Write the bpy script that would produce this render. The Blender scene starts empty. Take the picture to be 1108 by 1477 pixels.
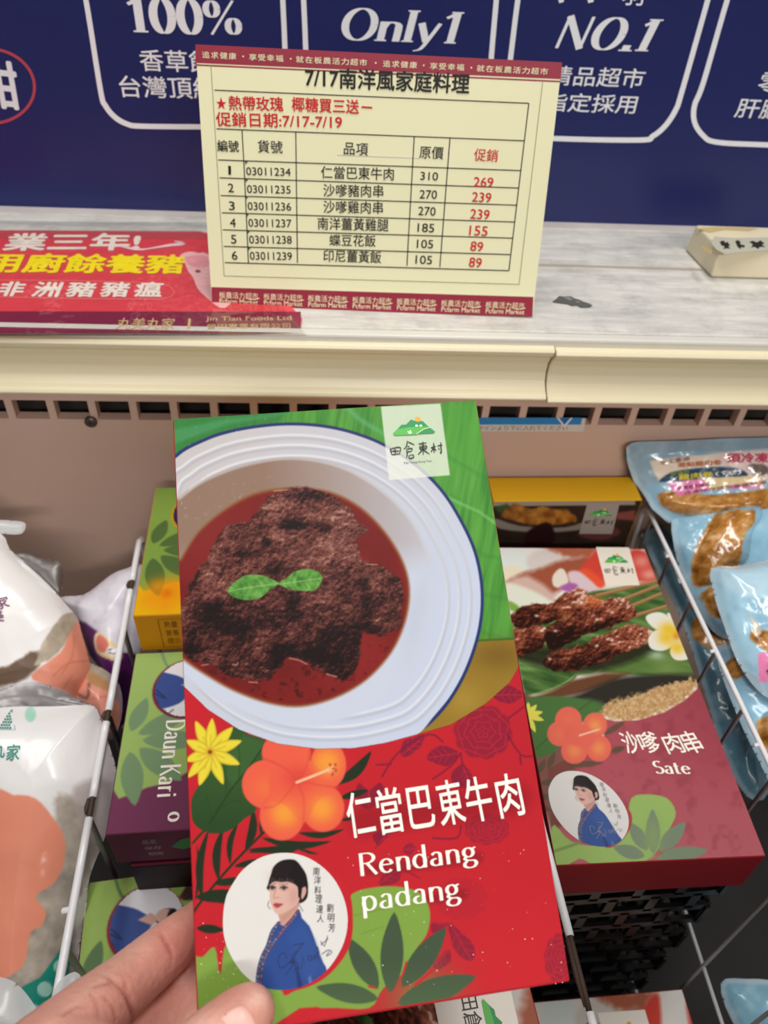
import bpy, bmesh, math, random
import numpy as np
from mathutils import Vector, Matrix
from mathutils.geometry import tessellate_polygon

scene = bpy.context.scene
COL = scene.collection

# ------------------------------------------------------------------ camera
IW, IH, FPX = 1108.0, 1477.0, 1150.0
CAMH = 1.17                                   # eye height of the phone above the shop floor
CAM = Vector((0.0, 0.0, CAMH))
# world axes seen from the lens (x right, y down, z forward), solved from the vanishing points
RM = Matrix(((0.99484599, -0.08916132, 0.04828788),
             (-0.02629175, -0.68676408, -0.72640474),
             (0.09792959, 0.72139127, -0.68556869)))
cam_data = bpy.data.cameras.new('camera')
cam = bpy.data.objects.new('camera', cam_data)
COL.objects.link(cam)
scene.camera = cam
cam_data.sensor_fit = 'VERTICAL'
cam_data.sensor_height = 24.0
cam_data.lens = FPX / IH * 24.0
cam_data.clip_start = 0.01
_r = Matrix((RM[0], -RM[1], -RM[2])).transposed()      # camera -> world
_m = _r.to_4x4(); _m.translation = CAM
cam.matrix_world = _m
cam_data.dof.use_dof = True
cam_data.dof.focus_distance = 0.34
cam_data.dof.aperture_fstop = 9.0

# ------------------------------------------------------------------ light
w = bpy.data.worlds.new('shop_air'); scene.world = w
w.use_nodes = True
bg = w.node_tree.nodes['Background']
bg.inputs[0].default_value = (1.0, 0.97, 0.93, 1)
bg.inputs[1].default_value = 0.13

def area(name, loc, size, energy, target, col=(1, 0.975, 0.94)):
    l = bpy.data.lights.new(name, 'AREA'); l.shape = 'RECTANGLE'
    l.size, l.size_y = size; l.energy = energy; l.color = col
    o = bpy.data.objects.new(name, l); COL.objects.link(o)
    o.location = loc
    o.rotation_euler = (Vector(target) - Vector(loc)).to_track_quat('-Z', 'Y').to_euler()
    return o

area('ceiling_tube_light', (0.3, 0.25, 2.75), (1.3, 0.25), 20, (0.1, 0.3, 0.8))
area('ceiling_tube_light', (-0.6, 0.35, 2.75), (1.3, 0.25), 12, (0.0, 0.4, 0.9))
area('ceiling_tube_light', (0.5, -2.6, 2.75), (2.0, 0.2), 44, (0.0, 0.5, 1.0))

vs = scene.view_settings
vs.view_transform = 'Standard'; vs.look = 'None'; vs.gamma = 1.0
vs.use_curve_mapping = False; vs.exposure = 0.0

# ------------------------------------------------------------------ pixel geometry
def ray(p):
    return RM.transposed() @ Vector((p[0] - IW / 2, p[1] - IH / 2, FPX))
def at_z(p, z):
    r = ray(p); return CAM + r * (z / r.z)
def at_y(p, y):
    r = ray(p); return CAM + r * (y / r.y)
def at_d(p, d):
    return CAM + ray(p) * (d / FPX)            # d = depth along the optical axis
RMn = np.array([list(r) for r in RM])
def project(P):
    q = (np.asarray(P, float) - np.array([0, 0, CAMH])) @ RMn.T
    return np.stack([IW / 2 + FPX * q[:, 0] / q[:, 2], IH / 2 + FPX * q[:, 1] / q[:, 2]], 1)
def Z(ox, oy, s):
    """points measured on an enlarged crop -> photograph pixels"""
    return lambda *pts: [(ox + x * s, oy + y * s) for x, y in pts]

class Frame:
    """a flat face in the room: origin O, axes U V N (N faces out)"""
    def __init__(s, O, U, V, N=None):
        s.O = Vector(O); s.U = Vector(U).normalized()
        N = Vector(N) if N is not None else s.U.cross(Vector(V))
        s.N = N.normalized(); s.V = s.N.cross(s.U).normalized(); s.U = s.V.cross(s.N)
    def uv(s, p):
        r = ray(p); t = (s.O - CAM).dot(s.N) / r.dot(s.N)
        d = CAM + r * t - s.O
        return (d.dot(s.U), d.dot(s.V))
    def pt(s, u, v, h=0.0):
        return s.O + s.U * u + s.V * v + s.N * h
    def mat(s):
        m = Matrix((s.U, s.V, s.N)).transposed().to_4x4(); m.translation = s.O
        return m

# ------------------------------------------------------------------ materials
def lin(h):
    if isinstance(h, str):
        h = [int(h[i:i + 2], 16) / 255 for i in (0, 2, 4)]
    return tuple(c / 12.92 if c <= 0.04045 else ((c + 0.055) / 1.055) ** 2.4 for c in h)

_mats = {}
def mat(name, hexcol=None, rough=0.5, spec=0.5, var=0.04, scale=60, metal=0.0, coat=0.0, bump=0.0, bscale=200, attr=False, val=1.0,
        alpha=1.0, sss=0.0, trans=0.0):
    key = (name, hexcol)
    if key in _mats: return _mats[key]
    m = bpy.data.materials.new(name); m.use_nodes = True
    nt = m.node_tree; b = nt.nodes['Principled BSDF']
    tc = nt.nodes.new('ShaderNodeTexCoord')
    nz = nt.nodes.new('ShaderNodeTexNoise'); nz.inputs['Scale'].default_value = scale; nz.inputs['Detail'].default_value = 4
    nt.links.new(tc.outputs['Object'], nz.inputs['Vector'])
    mr = nt.nodes.new('ShaderNodeMapRange'); mr.inputs[3].default_value = val * (1 - var); mr.inputs[4].default_value = val * (1 + var)
    nt.links.new(nz.outputs['Fac'], mr.inputs[0])
    hsv = nt.nodes.new('ShaderNodeHueSaturation')
    nt.links.new(mr.outputs[0], hsv.inputs['Value'])
    if attr:
        a = nt.nodes.new('ShaderNodeVertexColor'); a.layer_name = 'Col'
        nt.links.new(a.outputs['Color'], hsv.inputs['Color'])
    else:
        hsv.inputs['Color'].default_value = (*lin(hexcol), 1)
    nt.links.new(hsv.outputs['Color'], b.inputs['Base Color'])
    b.inputs['Roughness'].default_value = rough
    b.inputs['Specular IOR Level'].default_value = spec
    b.inputs['Metallic'].default_value = metal
    b.inputs['Coat Weight'].default_value = coat
    b.inputs['Alpha'].default_value = alpha
    b.inputs['Transmission Weight'].default_value = trans
    if sss:
        b.inputs['Subsurface Weight'].default_value = sss
        b.inputs['Subsurface Radius'].default_value = (0.006, 0.0025, 0.0015)
        b.inputs['Subsurface Scale'].default_value = 1.0
    if bump:
        n2 = nt.nodes.new('ShaderNodeTexNoise'); n2.inputs['Scale'].default_value = bscale; n2.inputs['Detail'].default_value = 6
        nt.links.new(tc.outputs['Object'], n2.inputs['Vector'])
        bp = nt.nodes.new('ShaderNodeBump'); bp.inputs['Strength'].default_value = bump; bp.inputs['Distance'].default_value = 0.002
        nt.links.new(n2.outputs['Fac'], bp.inputs['Height']); nt.links.new(bp.outputs['Normal'], b.inputs['Normal'])
    _mats[key] = m
    return m
def ink(h, rough=0.38):
    return mat('printed_ink', h, rough=rough, spec=0.2, var=0.03, scale=90)

# ------------------------------------------------------------------ objects
def place(o, parent=None):
    COL.objects.link(o)
    if parent is not None: o.parent = parent
    return o
def tag(o, label=None, cat=None, group=None, kind=None):
    if label: o['label'] = label
    if cat: o['category'] = cat
    if group: o['group'] = group
    if kind: o['kind'] = kind
    return o
def thing(name, label, cat, m=None, loc=None, group=None, kind=None):
    o = bpy.data.objects.new(name, None); COL.objects.link(o); o.empty_display_size = 0.02
    if m is not None: o.matrix_world = m
    elif loc is not None: o.location = loc
    return tag(o, label, cat, group, kind)

class MB:
    """collects polygons with a material each, then becomes ONE mesh object"""
    def __init__(s): s.v = []; s.f = []; s.mi = []; s.mats = []; s.col = None
    def slot(s, m):
        if m not in s.mats: s.mats.append(m)
        return s.mats.index(m)
    def add(s, verts, faces, m):
        k = len(s.v); i = s.slot(m)
        s.v.extend([tuple(v) for v in verts])
        for f in faces: s.f.append([a + k for a in f]); s.mi.append(i)
        return s
    def box(s, c, d, m, rot=None):
        x, y, z = d[0] / 2, d[1] / 2, d[2] / 2
        vs_ = [Vector((sx * x, sy * y, sz * z)) for sx in (-1, 1) for sy in (-1, 1) for sz in (-1, 1)]
        if rot is not None: vs_ = [rot @ v for v in vs_]
        vs_ = [v + Vector(c) for v in vs_]
        return s.add(vs_, [(0, 1, 3, 2), (4, 6, 7, 5), (0, 4, 5, 1), (2, 3, 7, 6), (0, 2, 6, 4), (1, 5, 7, 3)], m)
    def tube(s, pts, r, m, n=10, caps=True):
        pts = [Vector(p) for p in pts]
        rr = r if isinstance(r, (list, tuple)) else [r] * len(pts)
        rings = []; up = None
        for i, p in enumerate(pts):
            t = (pts[min(i + 1, len(pts) - 1)] - pts[max(i - 1, 0)]).normalized()
            if up is None: up = Vector((0, 0, 1)) if abs(t.z) < 0.9 else Vector((1, 0, 0))
            a = t.cross(up).normalized(); b = a.cross(t); up = b
            rings.append([p + (a * math.cos(2 * math.pi * k / n) + b * math.sin(2 * math.pi * k / n)) * rr[i] for k in range(n)])
        vs_ = [v for r_ in rings for v in r_]
        fs = [(i * n + k, i * n + (k + 1) % n, (i + 1) * n + (k + 1) % n, (i + 1) * n + k) for i in range(len(pts) - 1) for k in range(n)]
        if caps: fs += [tuple(range(n)), tuple(range((len(pts) - 1) * n, len(pts) * n))]
        return s.add(vs_, fs, m)
    def prism(s, poly, h0, h1, m):
        """poly in xy between heights"""
        n = len(poly)
        vs_ = [(x, y, h0) for x, y in poly] + [(x, y, h1) for x, y in poly]
        fs = [(i, (i + 1) % n, n + (i + 1) % n, n + i) for i in range(n)] + [tuple(range(n))[::-1], tuple(range(n, 2 * n))]
        return s.add(vs_, fs, m)
    def build(s, name, parent=None, smooth=False, bevel=0, label=None, seg=2, fixn=False):
        me = bpy.data.meshes.new(name)
        me.from_pydata(s.v, [], s.f)
        for m in s.mats: me.materials.append(m)
        me.polygons.foreach_set('material_index', s.mi)
        if s.col is not None:
            a = me.color_attributes.new('Col', 'FLOAT_COLOR', 'POINT')
            a.data.foreach_set('color', np.asarray(s.col, np.float32).ravel())
        me.update()
        if fixn:
            bm = bmesh.new(); bm.from_mesh(me); bmesh.ops.recalc_face_normals(bm, faces=bm.faces); bm.to_mesh(me); bm.free()
        if smooth: me.polygons.foreach_set('use_smooth', [True] * len(me.polygons))
        o = bpy.data.objects.new(name, me); place(o, parent)
        if bevel:
            b = o.modifiers.new('edge', 'BEVEL'); b.width = bevel; b.segments = seg; b.limit_method = 'ANGLE'
        if label: o['label'] = label
        return o

def catmull(pts, n=8, closed=True):
    P = [np.array(p, float) for p in pts]; N = len(P); out = []
    rng = range(N if closed else N - 1)
    for i in rng:
        p0, p1 = P[(i - 1) % N] if closed or i else P[0], P[i]
        p2 = P[(i + 1) % N]; p3 = P[(i + 2) % N] if closed or i + 2 < N else P[-1]
        for k in range(n):
            t = k / n
            out.append(tuple(0.5 * (2 * p1 + (p2 - p0) * t + (2 * p0 - 5 * p1 + 4 * p2 - p3) * t * t + (3 * p1 - p0 - 3 * p2 + p3) * t ** 3)))
    if not closed: out.append(tuple(P[-1]))
    return out
def ellipse(c, rx, ry, n=48, a0=0.0, rot=0.0):
    ca, sa = math.cos(rot), math.sin(rot); o = []
    for k in range(n):
        t = a0 + 2 * math.pi * k / n; x, y = rx * math.cos(t), ry * math.sin(t)
        o.append((c[0] + x * ca - y * sa, c[1] + x * sa + y * ca))
    return o
def affine(src, dst):
    """pixel map taking three (or more) src points to dst points"""
    A = np.array([[x, y, 1] for x, y in src], float); B = np.array(dst, float)
    X = np.linalg.lstsq(A, B, rcond=None)[0]
    return lambda p: tuple(np.array([p[0], p[1], 1.0]) @ X)
def clip_poly(poly, x0, x1, y0, y1):
    for ax, lim, sgn in ((0, x0, 1), (0, x1, -1), (1, y0, 1), (1, y1, -1)):
        out = []
        for i in range(len(poly)):
            a, b = poly[i - 1], poly[i]
            ia, ib = (a[ax] - lim) * sgn >= 0, (b[ax] - lim) * sgn >= 0
            if ia != ib:
                t = (lim - a[ax]) / (b[ax] - a[ax]); out.append(tuple(a[k] + (b[k] - a[k]) * t for k in (0, 1)))
            if ib: out.append(tuple(b))
        poly = out
        if not poly: return []
    return poly

LZ = 0.00012                                  # one layer of ink
class Art:
    """draws flat print on a Frame; xf maps drawing pixels to photograph pixels; lift bends the print onto a relief"""
    def __init__(s, fr, xf=None, base=0.0, clip=None, lift=None, direct=False):
        s.fr, s.xf, s.base, s.clip, s.lift, s.direct = fr, xf, base, clip, lift, direct
        s.mb = MB()
    def uv(s, p):
        if s.direct: return s.xf(p) if s.xf else p
        return s.fr.uv(s.xf(p) if s.xf else p)
    def h(s, layer): return s.base + layer * LZ
    def raw(s, uvs, tris, m, layer, sub=0):
        h = s.h(layer) + (sub % 12) * 0.000009
        vs_ = [(u, v, h + (s.lift(u, v) if s.lift else 0)) for u, v in uvs]
        out = []
        for t in tris:
            a, b, c = (uvs[i] for i in t[:3])
            cr = (b[0] - a[0]) * (c[1] - a[1]) - (b[1] - a[1]) * (c[0] - a[0])
            out.append(tuple(t) if cr > 0 else tuple(t)[::-1])
        s.mb.add(vs_, out, m)
    def poly(s, pts, m, layer=1, smooth=0, holes=()):
        if smooth: pts = catmull(pts, smooth)
        uvs = [s.uv(p) for p in pts]
        if s.clip and not holes: uvs = clip_poly(uvs, *s.clip)
        if len(uvs) < 3: return s
        rings = [[Vector((u, v, 0)) for u, v in uvs]]
        for hh in holes: rings.append([Vector((*s.uv(p), 0)) for p in hh])
        tris = tessellate_polygon(rings)
        s.raw([(v.x, v.y) for r in rings for v in r], tris, m, layer)
        return s
    def line(s, pts, wpx, m, layer=1, closed=False, smooth=0, taper=None):
        """stroke of constant pixel width (or taper list)"""
        if smooth: pts = catmull(pts, smooth, closed)
        P = [np.array(p, float) for p in pts]; n = len(P); L = []; R_ = []
        for i in range(n):
            a = P[i - 1] if (i or closed) else P[0]; b = P[(i + 1) % n] if (i < n - 1 or closed) else P[-1]
            t = b - a; t /= (np.linalg.norm(t) + 1e-9); nn = np.array([-t[1], t[0]])
            wd = wpx / 2 if taper is None else wpx / 2 * np.interp(i / max(1, n - 1), np.linspace(0, 1, len(taper)), taper)
            L.append(tuple(P[i] + nn * wd)); R_.append(tuple(P[i] - nn * wd))
        if s.clip:
            for i in range(n if closed else n - 1):
                j = (i + 1) % n; q = clip_poly([s.uv(x) for x in (L[i], L[j], R_[j], R_[i])], *s.clip)
                if len(q) > 2: s.raw(q, [(0, k, k + 1) for k in range(1, len(q) - 1)], m, layer)
            return s
        uvs = [s.uv(p) for p in L + R_]
        s.raw(uvs, [(i, (i + 1) % n, n + (i + 1) % n) for i in range(n if closed else n - 1)] +
                   [(i, n + (i + 1) % n, n + i) for i in range(n if closed else n - 1)], m, layer)
        return s
    def axes(s, bl, br, hpx):
        a = np.array(s.uv(bl)); b = np.array(s.uv(br)); e = b - a; W = np.linalg.norm(e); e = e / W
        nv = np.array([-e[1], e[0]])
        mid = ((bl[0] + br[0]) / 2, (bl[1] + br[1]) / 2)
        d = np.array([br[0] - bl[0], br[1] - bl[1]], float); d /= np.linalg.norm(d)
        up = (mid[0] + d[1] * hpx, mid[1] - d[0] * hpx)
        H = abs((np.array(s.uv(up)) - np.array(s.uv(mid))) @ nv)
        return a, e, nv, W, H
    def text(s, body, bl, br, hpx, m, layer=2, bold=0.0, shear=0.0):
        V, T = glyphs(body, 0.0)
        a, e, nv, W, H = s.axes(bl, br, hpx)
        x0, x1 = V[:, 0].min(), V[:, 0].max(); y0, y1 = V[:, 1].min(), V[:, 1].max()
        uvs = []
        for x, y in V[:, :2]:
            fy = (y - y0) / (y1 - y0) * H
            q = a + e * ((x - x0) / (x1 - x0) * W + shear * fy) + nv * fy
            uvs.append((q[0], q[1]))
        if s.clip:
            ok = [t for t in T if all(s.clip[0] <= uvs[i][0] <= s.clip[1] and s.clip[2] <= uvs[i][1] <= s.clip[3] for i in t)]
            T = ok
        if bold:
            r = bold * 0.75 * H / (y1 - y0)
            for sub, (dx, dy) in enumerate(((-.7, -.7), (.7, -.7), (-.7, .7), (.7, .7), (1, 0), (-1, 0), (0, 1), (0, -1)) if bold > 0.02 else ((-.7, -.7), (.7, -.7), (-.7, .7), (.7, .7))):
                s.raw([(u + dx * r, v + dy * r) for u, v in uvs], T, m, layer, sub + 1)
        s.raw(uvs, T, m, layer)
        return s
    def nib(s, body, bl, br, hpx, m, layer=2, thick=0.13, thin=0.045, shear=0.0, serif=0.0, gap=0.13):
        """letters drawn with a broad nib: thick stems, thin joins (bl, br on the baseline, hpx = capital height)"""
        x = 0.0; quads = []
        for ch in body:
            if ch == ' ': x += 0.3; continue
            wd, strokes = NIB[ch]
            for st in strokes:
                k = 1.0
                if isinstance(st[0], (int, float)): k, st = st[0], st[1]
                if len(st) > 2: st = catmull(st, 8, False)
                P = np.array(st, float); n = len(P)
                Lq, Rq = [], []
                for i in range(n):
                    t = P[min(i + 1, n - 1)] - P[max(i - 1, 0)]; t /= np.linalg.norm(t) + 1e-9
                    wv = (thin + (thick - thin) * abs(t[1]) ** 1.5) * k
                    nn = np.array([-t[1], t[0]]) * wv / 2
                    Lq.append(P[i] + nn + (x, 0)); Rq.append(P[i] - nn + (x, 0))
                quads.append((Lq, Rq))
                if serif and len(st) == 2 and abs(st[0][0] - st[1][0]) < 0.08 and k > 0.5:
                    for px_, py_ in (st[0], st[1]):
                        if abs(py_) < 0.03 or abs(py_ - 1) < 0.03:
                            yy = py_ + (thin / 2 if py_ < 0.5 else -thin / 2); hw = thick / 2 + serif
                            quads.append(([np.array((px_ - hw + x, yy + thin / 2)), np.array((px_ + hw + x, yy + thin / 2))],
                                          [np.array((px_ - hw + x, yy - thin / 2)), np.array((px_ + hw + x, yy - thin / 2))]))
            x += wd + gap
        tot = x - gap
        a, e, nv, W, H = s.axes(bl, br, hpx)
        for sub, (Lq, Rq) in enumerate(quads):
            n = len(Lq); uvs = []
            for q in Lq + Rq:
                r = a + e * (q[0] / tot * W + shear * q[1] * H) + nv * q[1] * H; uvs.append((r[0], r[1]))
            if s.clip: uvs = [(min(max(u, s.clip[0]), s.clip[1]), min(max(v, s.clip[2]), s.clip[3])) for u, v in uvs]
            s.raw(uvs, [(i, i + 1, n + i + 1) for i in range(n - 1)] + [(i, n + i + 1, n + i) for i in range(n - 1)], m, layer, sub)
        return s
    def build(s, name, parent, label=None):
        o = s.mb.build(name, parent, label=label); s.mb = MB(); return o

_gl = {}
def glyphs(body, bold=0.0):
    if (body, bold) in _gl: return _gl[(body, bold)]
    cu = bpy.data.curves.new('t', 'FONT'); cu.body = body; cu.size = 1.0
    cu.resolution_u = 3; cu.offset = bold; cu.fill_mode = 'FRONT'
    o = bpy.data.objects.new('t', cu); COL.objects.link(o)
    dg = bpy.context.evaluated_depsgraph_get(); dg.update()
    me = o.evaluated_get(dg).to_mesh()
    V = np.array([v.co[:] for v in me.vertices]); T = []
    for p in me.polygons:
        vv = list(p.vertices); T += [(vv[0], vv[i], vv[i + 1]) for i in range(1, len(vv) - 1)]
    o.evaluated_get(dg).to_mesh_clear()
    bpy.data.objects.remove(o); bpy.data.curves.remove(cu)
    _gl[(body, bold)] = (V, T)
    return V, T

def arc(cx, cy, rx, ry, a0, a1, n=9):
    return [(cx + rx * math.cos(math.radians(a0 + (a1 - a0) * k / (n - 1))), cy + ry * math.sin(math.radians(a0 + (a1 - a0) * k / (n - 1)))) for k in range(n)]
X = 0.62                                      # x-height of the drawn letters
NIB = {
 'R': (0.62, [[(0.1, 0), (0.1, 1)], [(0.1, 0.97)] + arc(0.28, 0.75, 0.26, 0.22, 90, -90) + [(0.1, 0.52)], [(0.3, 0.52), (0.6, 0.0)]]),
 'S': (0.5, [arc(0.26, 0.74, 0.2, 0.23, 40, 270, 10)[:-1] + arc(0.25, 0.27, 0.22, 0.25, 90, -150, 12)]),
 'D': (0.68, [[(0.1, 0), (0.1, 1)], [(0.1, 0.97)] + arc(0.28, 0.5, 0.36, 0.47, 90, -90, 12) + [(0.1, 0.03)]]),
 'K': (0.62, [[(0.1, 0), (0.1, 1)], (0.6, [(0.14, 0.45), (0.56, 1.0)]), [(0.26, 0.58), (0.62, 0.0)]]),
 'e': (0.48, [[(0.05, 0.36), (0.43, 0.36)], arc(0.25, X / 2, 0.2, X / 2 - 0.02, 10, 320, 16)]),
 'n': (0.5, [[(0.08, 0), (0.08, X)], [(0.08, 0.42), (0.16, 0.56), (0.28, X - 0.02), (0.4, 0.54), (0.43, 0.4), (0.43, 0)]]),
 'u': (0.5, [[(0.43, 0), (0.43, X)], [(0.43, 0.2), (0.35, 0.07), (0.24, 0.02), (0.12, 0.08), (0.08, 0.22), (0.08, X)]]),
 'd': (0.52, [[(0.43, 0), (0.43, 1.02)], arc(0.25, X / 2, 0.2, X / 2 - 0.02, 0, 360, 18)]),
 'p': (0.52, [[(0.08, -0.3), (0.08, X)], arc(0.26, X / 2, 0.2, X / 2 - 0.02, 0, 360, 18)]),
 'a': (0.46, [[(0.08, 0.5), (0.2, X - 0.02), (0.33, X - 0.06), (0.37, 0.45), (0.37, 0.0)], arc(0.21, 0.17, 0.16, 0.15, 80, 400, 14)]),
 'g': (0.52, [arc(0.23, 0.4, 0.17, 0.2, 0, 360, 16), [(0.36, 0.55), (0.5, 0.6)], [(0.14, 0.22), (0.08, 0.12), (0.2, 0.05), (0.4, 0.02), (0.47, -0.1), (0.38, -0.25), (0.2, -0.28), (0.06, -0.2), (0.06, -0.08), (0.16, 0.03)]]),
 't': (0.34, [[(0.14, 0.85), (0.14, 0.15), (0.2, 0.03), (0.32, 0.06)], [(0.0, X - 0.02), (0.3, X - 0.02)]]),
 'r': (0.34, [[(0.08, 0), (0.08, X)], [(0.08, 0.4), (0.16, 0.56), (0.32, X - 0.04)]]),
 'i': (0.16, [[(0.08, 0), (0.08, X)], [(0.08, 0.78), (0.08, 0.9)]]),
 'l': (0.24, [[(0.12, 0), (0.12, 1.0)]]),
 'y': (0.5, [[(0.04, X), (0.24, 0.02)], (0.6, [(0.46, X), (0.3, 0.15), (0.16, -0.2), (0.0, -0.28)])]),
 'O': (0.76, [arc(0.38, 0.5, 0.32, 0.49, 0, 360, 22)]),
 '0': (0.56, [arc(0.28, 0.5, 0.21, 0.49, 0, 360, 22)]),
 '1': (0.42, [[(0.22, 0), (0.22, 1)], (0.9, [(0.0, 0.80), (0.1, 0.86), (0.2, 0.95)])]),
 'N': (0.78, [(0.4, [(0.1, 0), (0.1, 1)]), [(0.1, 1.0), (0.68, 0.0)], (0.4, [(0.68, 0), (0.68, 1.0)])]),
 '.': (0.2, [[(0.1, -0.02), (0.1, 0.17)]]),
 '%': (0.86, [(0.75, arc(0.18, 0.74, 0.13, 0.22, 0, 360, 14)), (0.75, arc(0.66, 0.26, 0.13, 0.22, 0, 360, 14)), (0.35, [(0.14, 0.0), (0.68, 1.0)])]),
 'o': (0.5, [arc(0.25, X / 2, 0.2, X / 2 - 0.02, 0, 360, 18)]),
}

# ------------------------------------------------------------------ painter for printed photographs and printed film
_rs = np.random.RandomState(7)
_lat = _rs.rand(257, 257).astype(np.float32)
def vnoise(x, y):
    xi = np.floor(x).astype(int); yi = np.floor(y).astype(int); fx = x - xi; fy = y - yi
    fx = fx * fx * (3 - 2 * fx); fy = fy * fy * (3 - 2 * fy)
    a = _lat[xi % 256, yi % 256]; b = _lat[(xi + 1) % 256, yi % 256]; c = _lat[xi % 256, (yi + 1) % 256]; d = _lat[(xi + 1) % 256, (yi + 1) % 256]
    return (a * (1 - fx) + b * fx) * (1 - fy) + (c * (1 - fx) + d * fx) * fy
def fbm(x, y, s, oct=4, seed=0.0, gain=0.5):
    o = np.zeros_like(x, dtype=float); amp = 1.0; tot = 0
    x = x / s + seed * 17.3; y = y / s + seed * 31.7
    for k in range(oct):
        o += amp * vnoise(x, y); tot += amp; amp *= gain; x = x * 2.03 + 5.1; y = y * 2.03 + 9.7
    return o / tot
def sdist(pts, x, y):
    """signed distance to a closed polygon, inside negative"""
    P = np.array(pts, float); d = np.full(x.shape, 1e9); ins = np.zeros(x.shape, bool)
    for i in range(len(P)):
        a, b = P[i - 1], P[i]; e = b - a; L = e @ e + 1e-12
        t = np.clip(((x - a[0]) * e[0] + (y - a[1]) * e[1]) / L, 0, 1)
        d = np.minimum(d, (x - a[0] - t * e[0]) ** 2 + (y - a[1] - t * e[1]) ** 2)
        if a[1] != b[1]:
            c = ((a[1] > y) != (b[1] > y)) & (x < (b[0] - a[0]) * (y - a[1]) / (b[1] - a[1]) + a[0]); ins ^= c
    d = np.sqrt(d)
    return np.where(ins, -d, d)
def ldist(pts, x, y):
    P = np.array(pts, float); d = np.full(x.shape, 1e9)
    for i in range(1, len(P)):
        a, b = P[i - 1], P[i]; e = b - a; L = e @ e + 1e-12
        t = np.clip(((x - a[0]) * e[0] + (y - a[1]) * e[1]) / L, 0, 1)
        d = np.minimum(d, (x - a[0] - t * e[0]) ** 2 + (y - a[1] - t * e[1]) ** 2)
    return np.sqrt(d)
def rgb(h): return np.array([int(h[i:i + 2], 16) / 255 for i in (0, 2, 4)])
class Paint:
    """sRGB colours at points x, y (drawing pixels)"""
    def __init__(s, x, y, base): s.x, s.y = x, y; s.c = np.zeros((len(x), 3)) + (rgb(base) if isinstance(base, str) else base)
    def mix(s, m, col):
        m = np.clip(m, 0, 1)[:, None]; col = rgb(col) if isinstance(col, str) else col
        s.c = s.c * (1 - m) + m * col; return s
    def poly(s, pts, col, soft=1.0, smooth=0, op=1.0, wob=0.0, ws=12.0, grow=0.0):
        if smooth: pts = catmull(pts, smooth)
        P = np.array(pts); pad = soft + abs(wob) + abs(grow) + 2
        k = np.where((s.x > P[:, 0].min() - pad) & (s.x < P[:, 0].max() + pad) & (s.y > P[:, 1].min() - pad) & (s.y < P[:, 1].max() + pad))[0]
        if len(k) == 0: return s
        d = sdist(pts, s.x[k], s.y[k]) - grow
        if wob: d = d + (fbm(s.x[k], s.y[k], ws, 3, 3.0) - 0.5) * 2 * wob
        m = np.clip(0.5 - d / (2 * soft), 0, 1)[:, None] * op
        col = rgb(col) if isinstance(col, str) else (col[k] if getattr(col, 'ndim', 1) == 2 else col)
        s.c[k] = s.c[k] * (1 - m) + m * col
        return s
    def line(s, pts, wd, col, soft=0.8, smooth=0, op=1.0, closed=False):
        if smooth: pts = catmull(pts, smooth, closed)
        if closed: pts = list(pts) + [pts[0]]
        P = np.array(pts); pad = soft + wd + 2
        k = np.where((s.x > P[:, 0].min() - pad) & (s.x < P[:, 0].max() + pad) & (s.y > P[:, 1].min() - pad) & (s.y < P[:, 1].max() + pad))[0]
        if len(k) == 0: return s
        m = np.clip(0.5 - (ldist(pts, s.x[k], s.y[k]) - wd / 2) / (2 * soft), 0, 1)[:, None] * op
        s.c[k] = s.c[k] * (1 - m) + m * (rgb(col) if isinstance(col, str) else col); return s
    def blob(s, c, rx, ry, col, op=1.0, rot=0.0, pw=1.0, within=None):
        dx, dy = s.x - c[0], s.y - c[1]; ca, sa = math.cos(rot), math.sin(rot)
        q = ((dx * ca + dy * sa) / rx) ** 2 + ((-dx * sa + dy * ca) / ry) ** 2
        w_ = np.exp(-q * pw) * op
        if within is not None: w_ = w_ * np.clip(-sdist(within, s.x, s.y) / 3, 0, 1)
        return s.mix(w_, col)
    def fin(s):
        c = np.clip(s.c, 0, 1); l = np.where(c <= 0.04045, c / 12.92, ((c + 0.055) / 1.055) ** 2.4)
        return np.concatenate([l, np.ones((len(l), 1))], 1)

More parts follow.
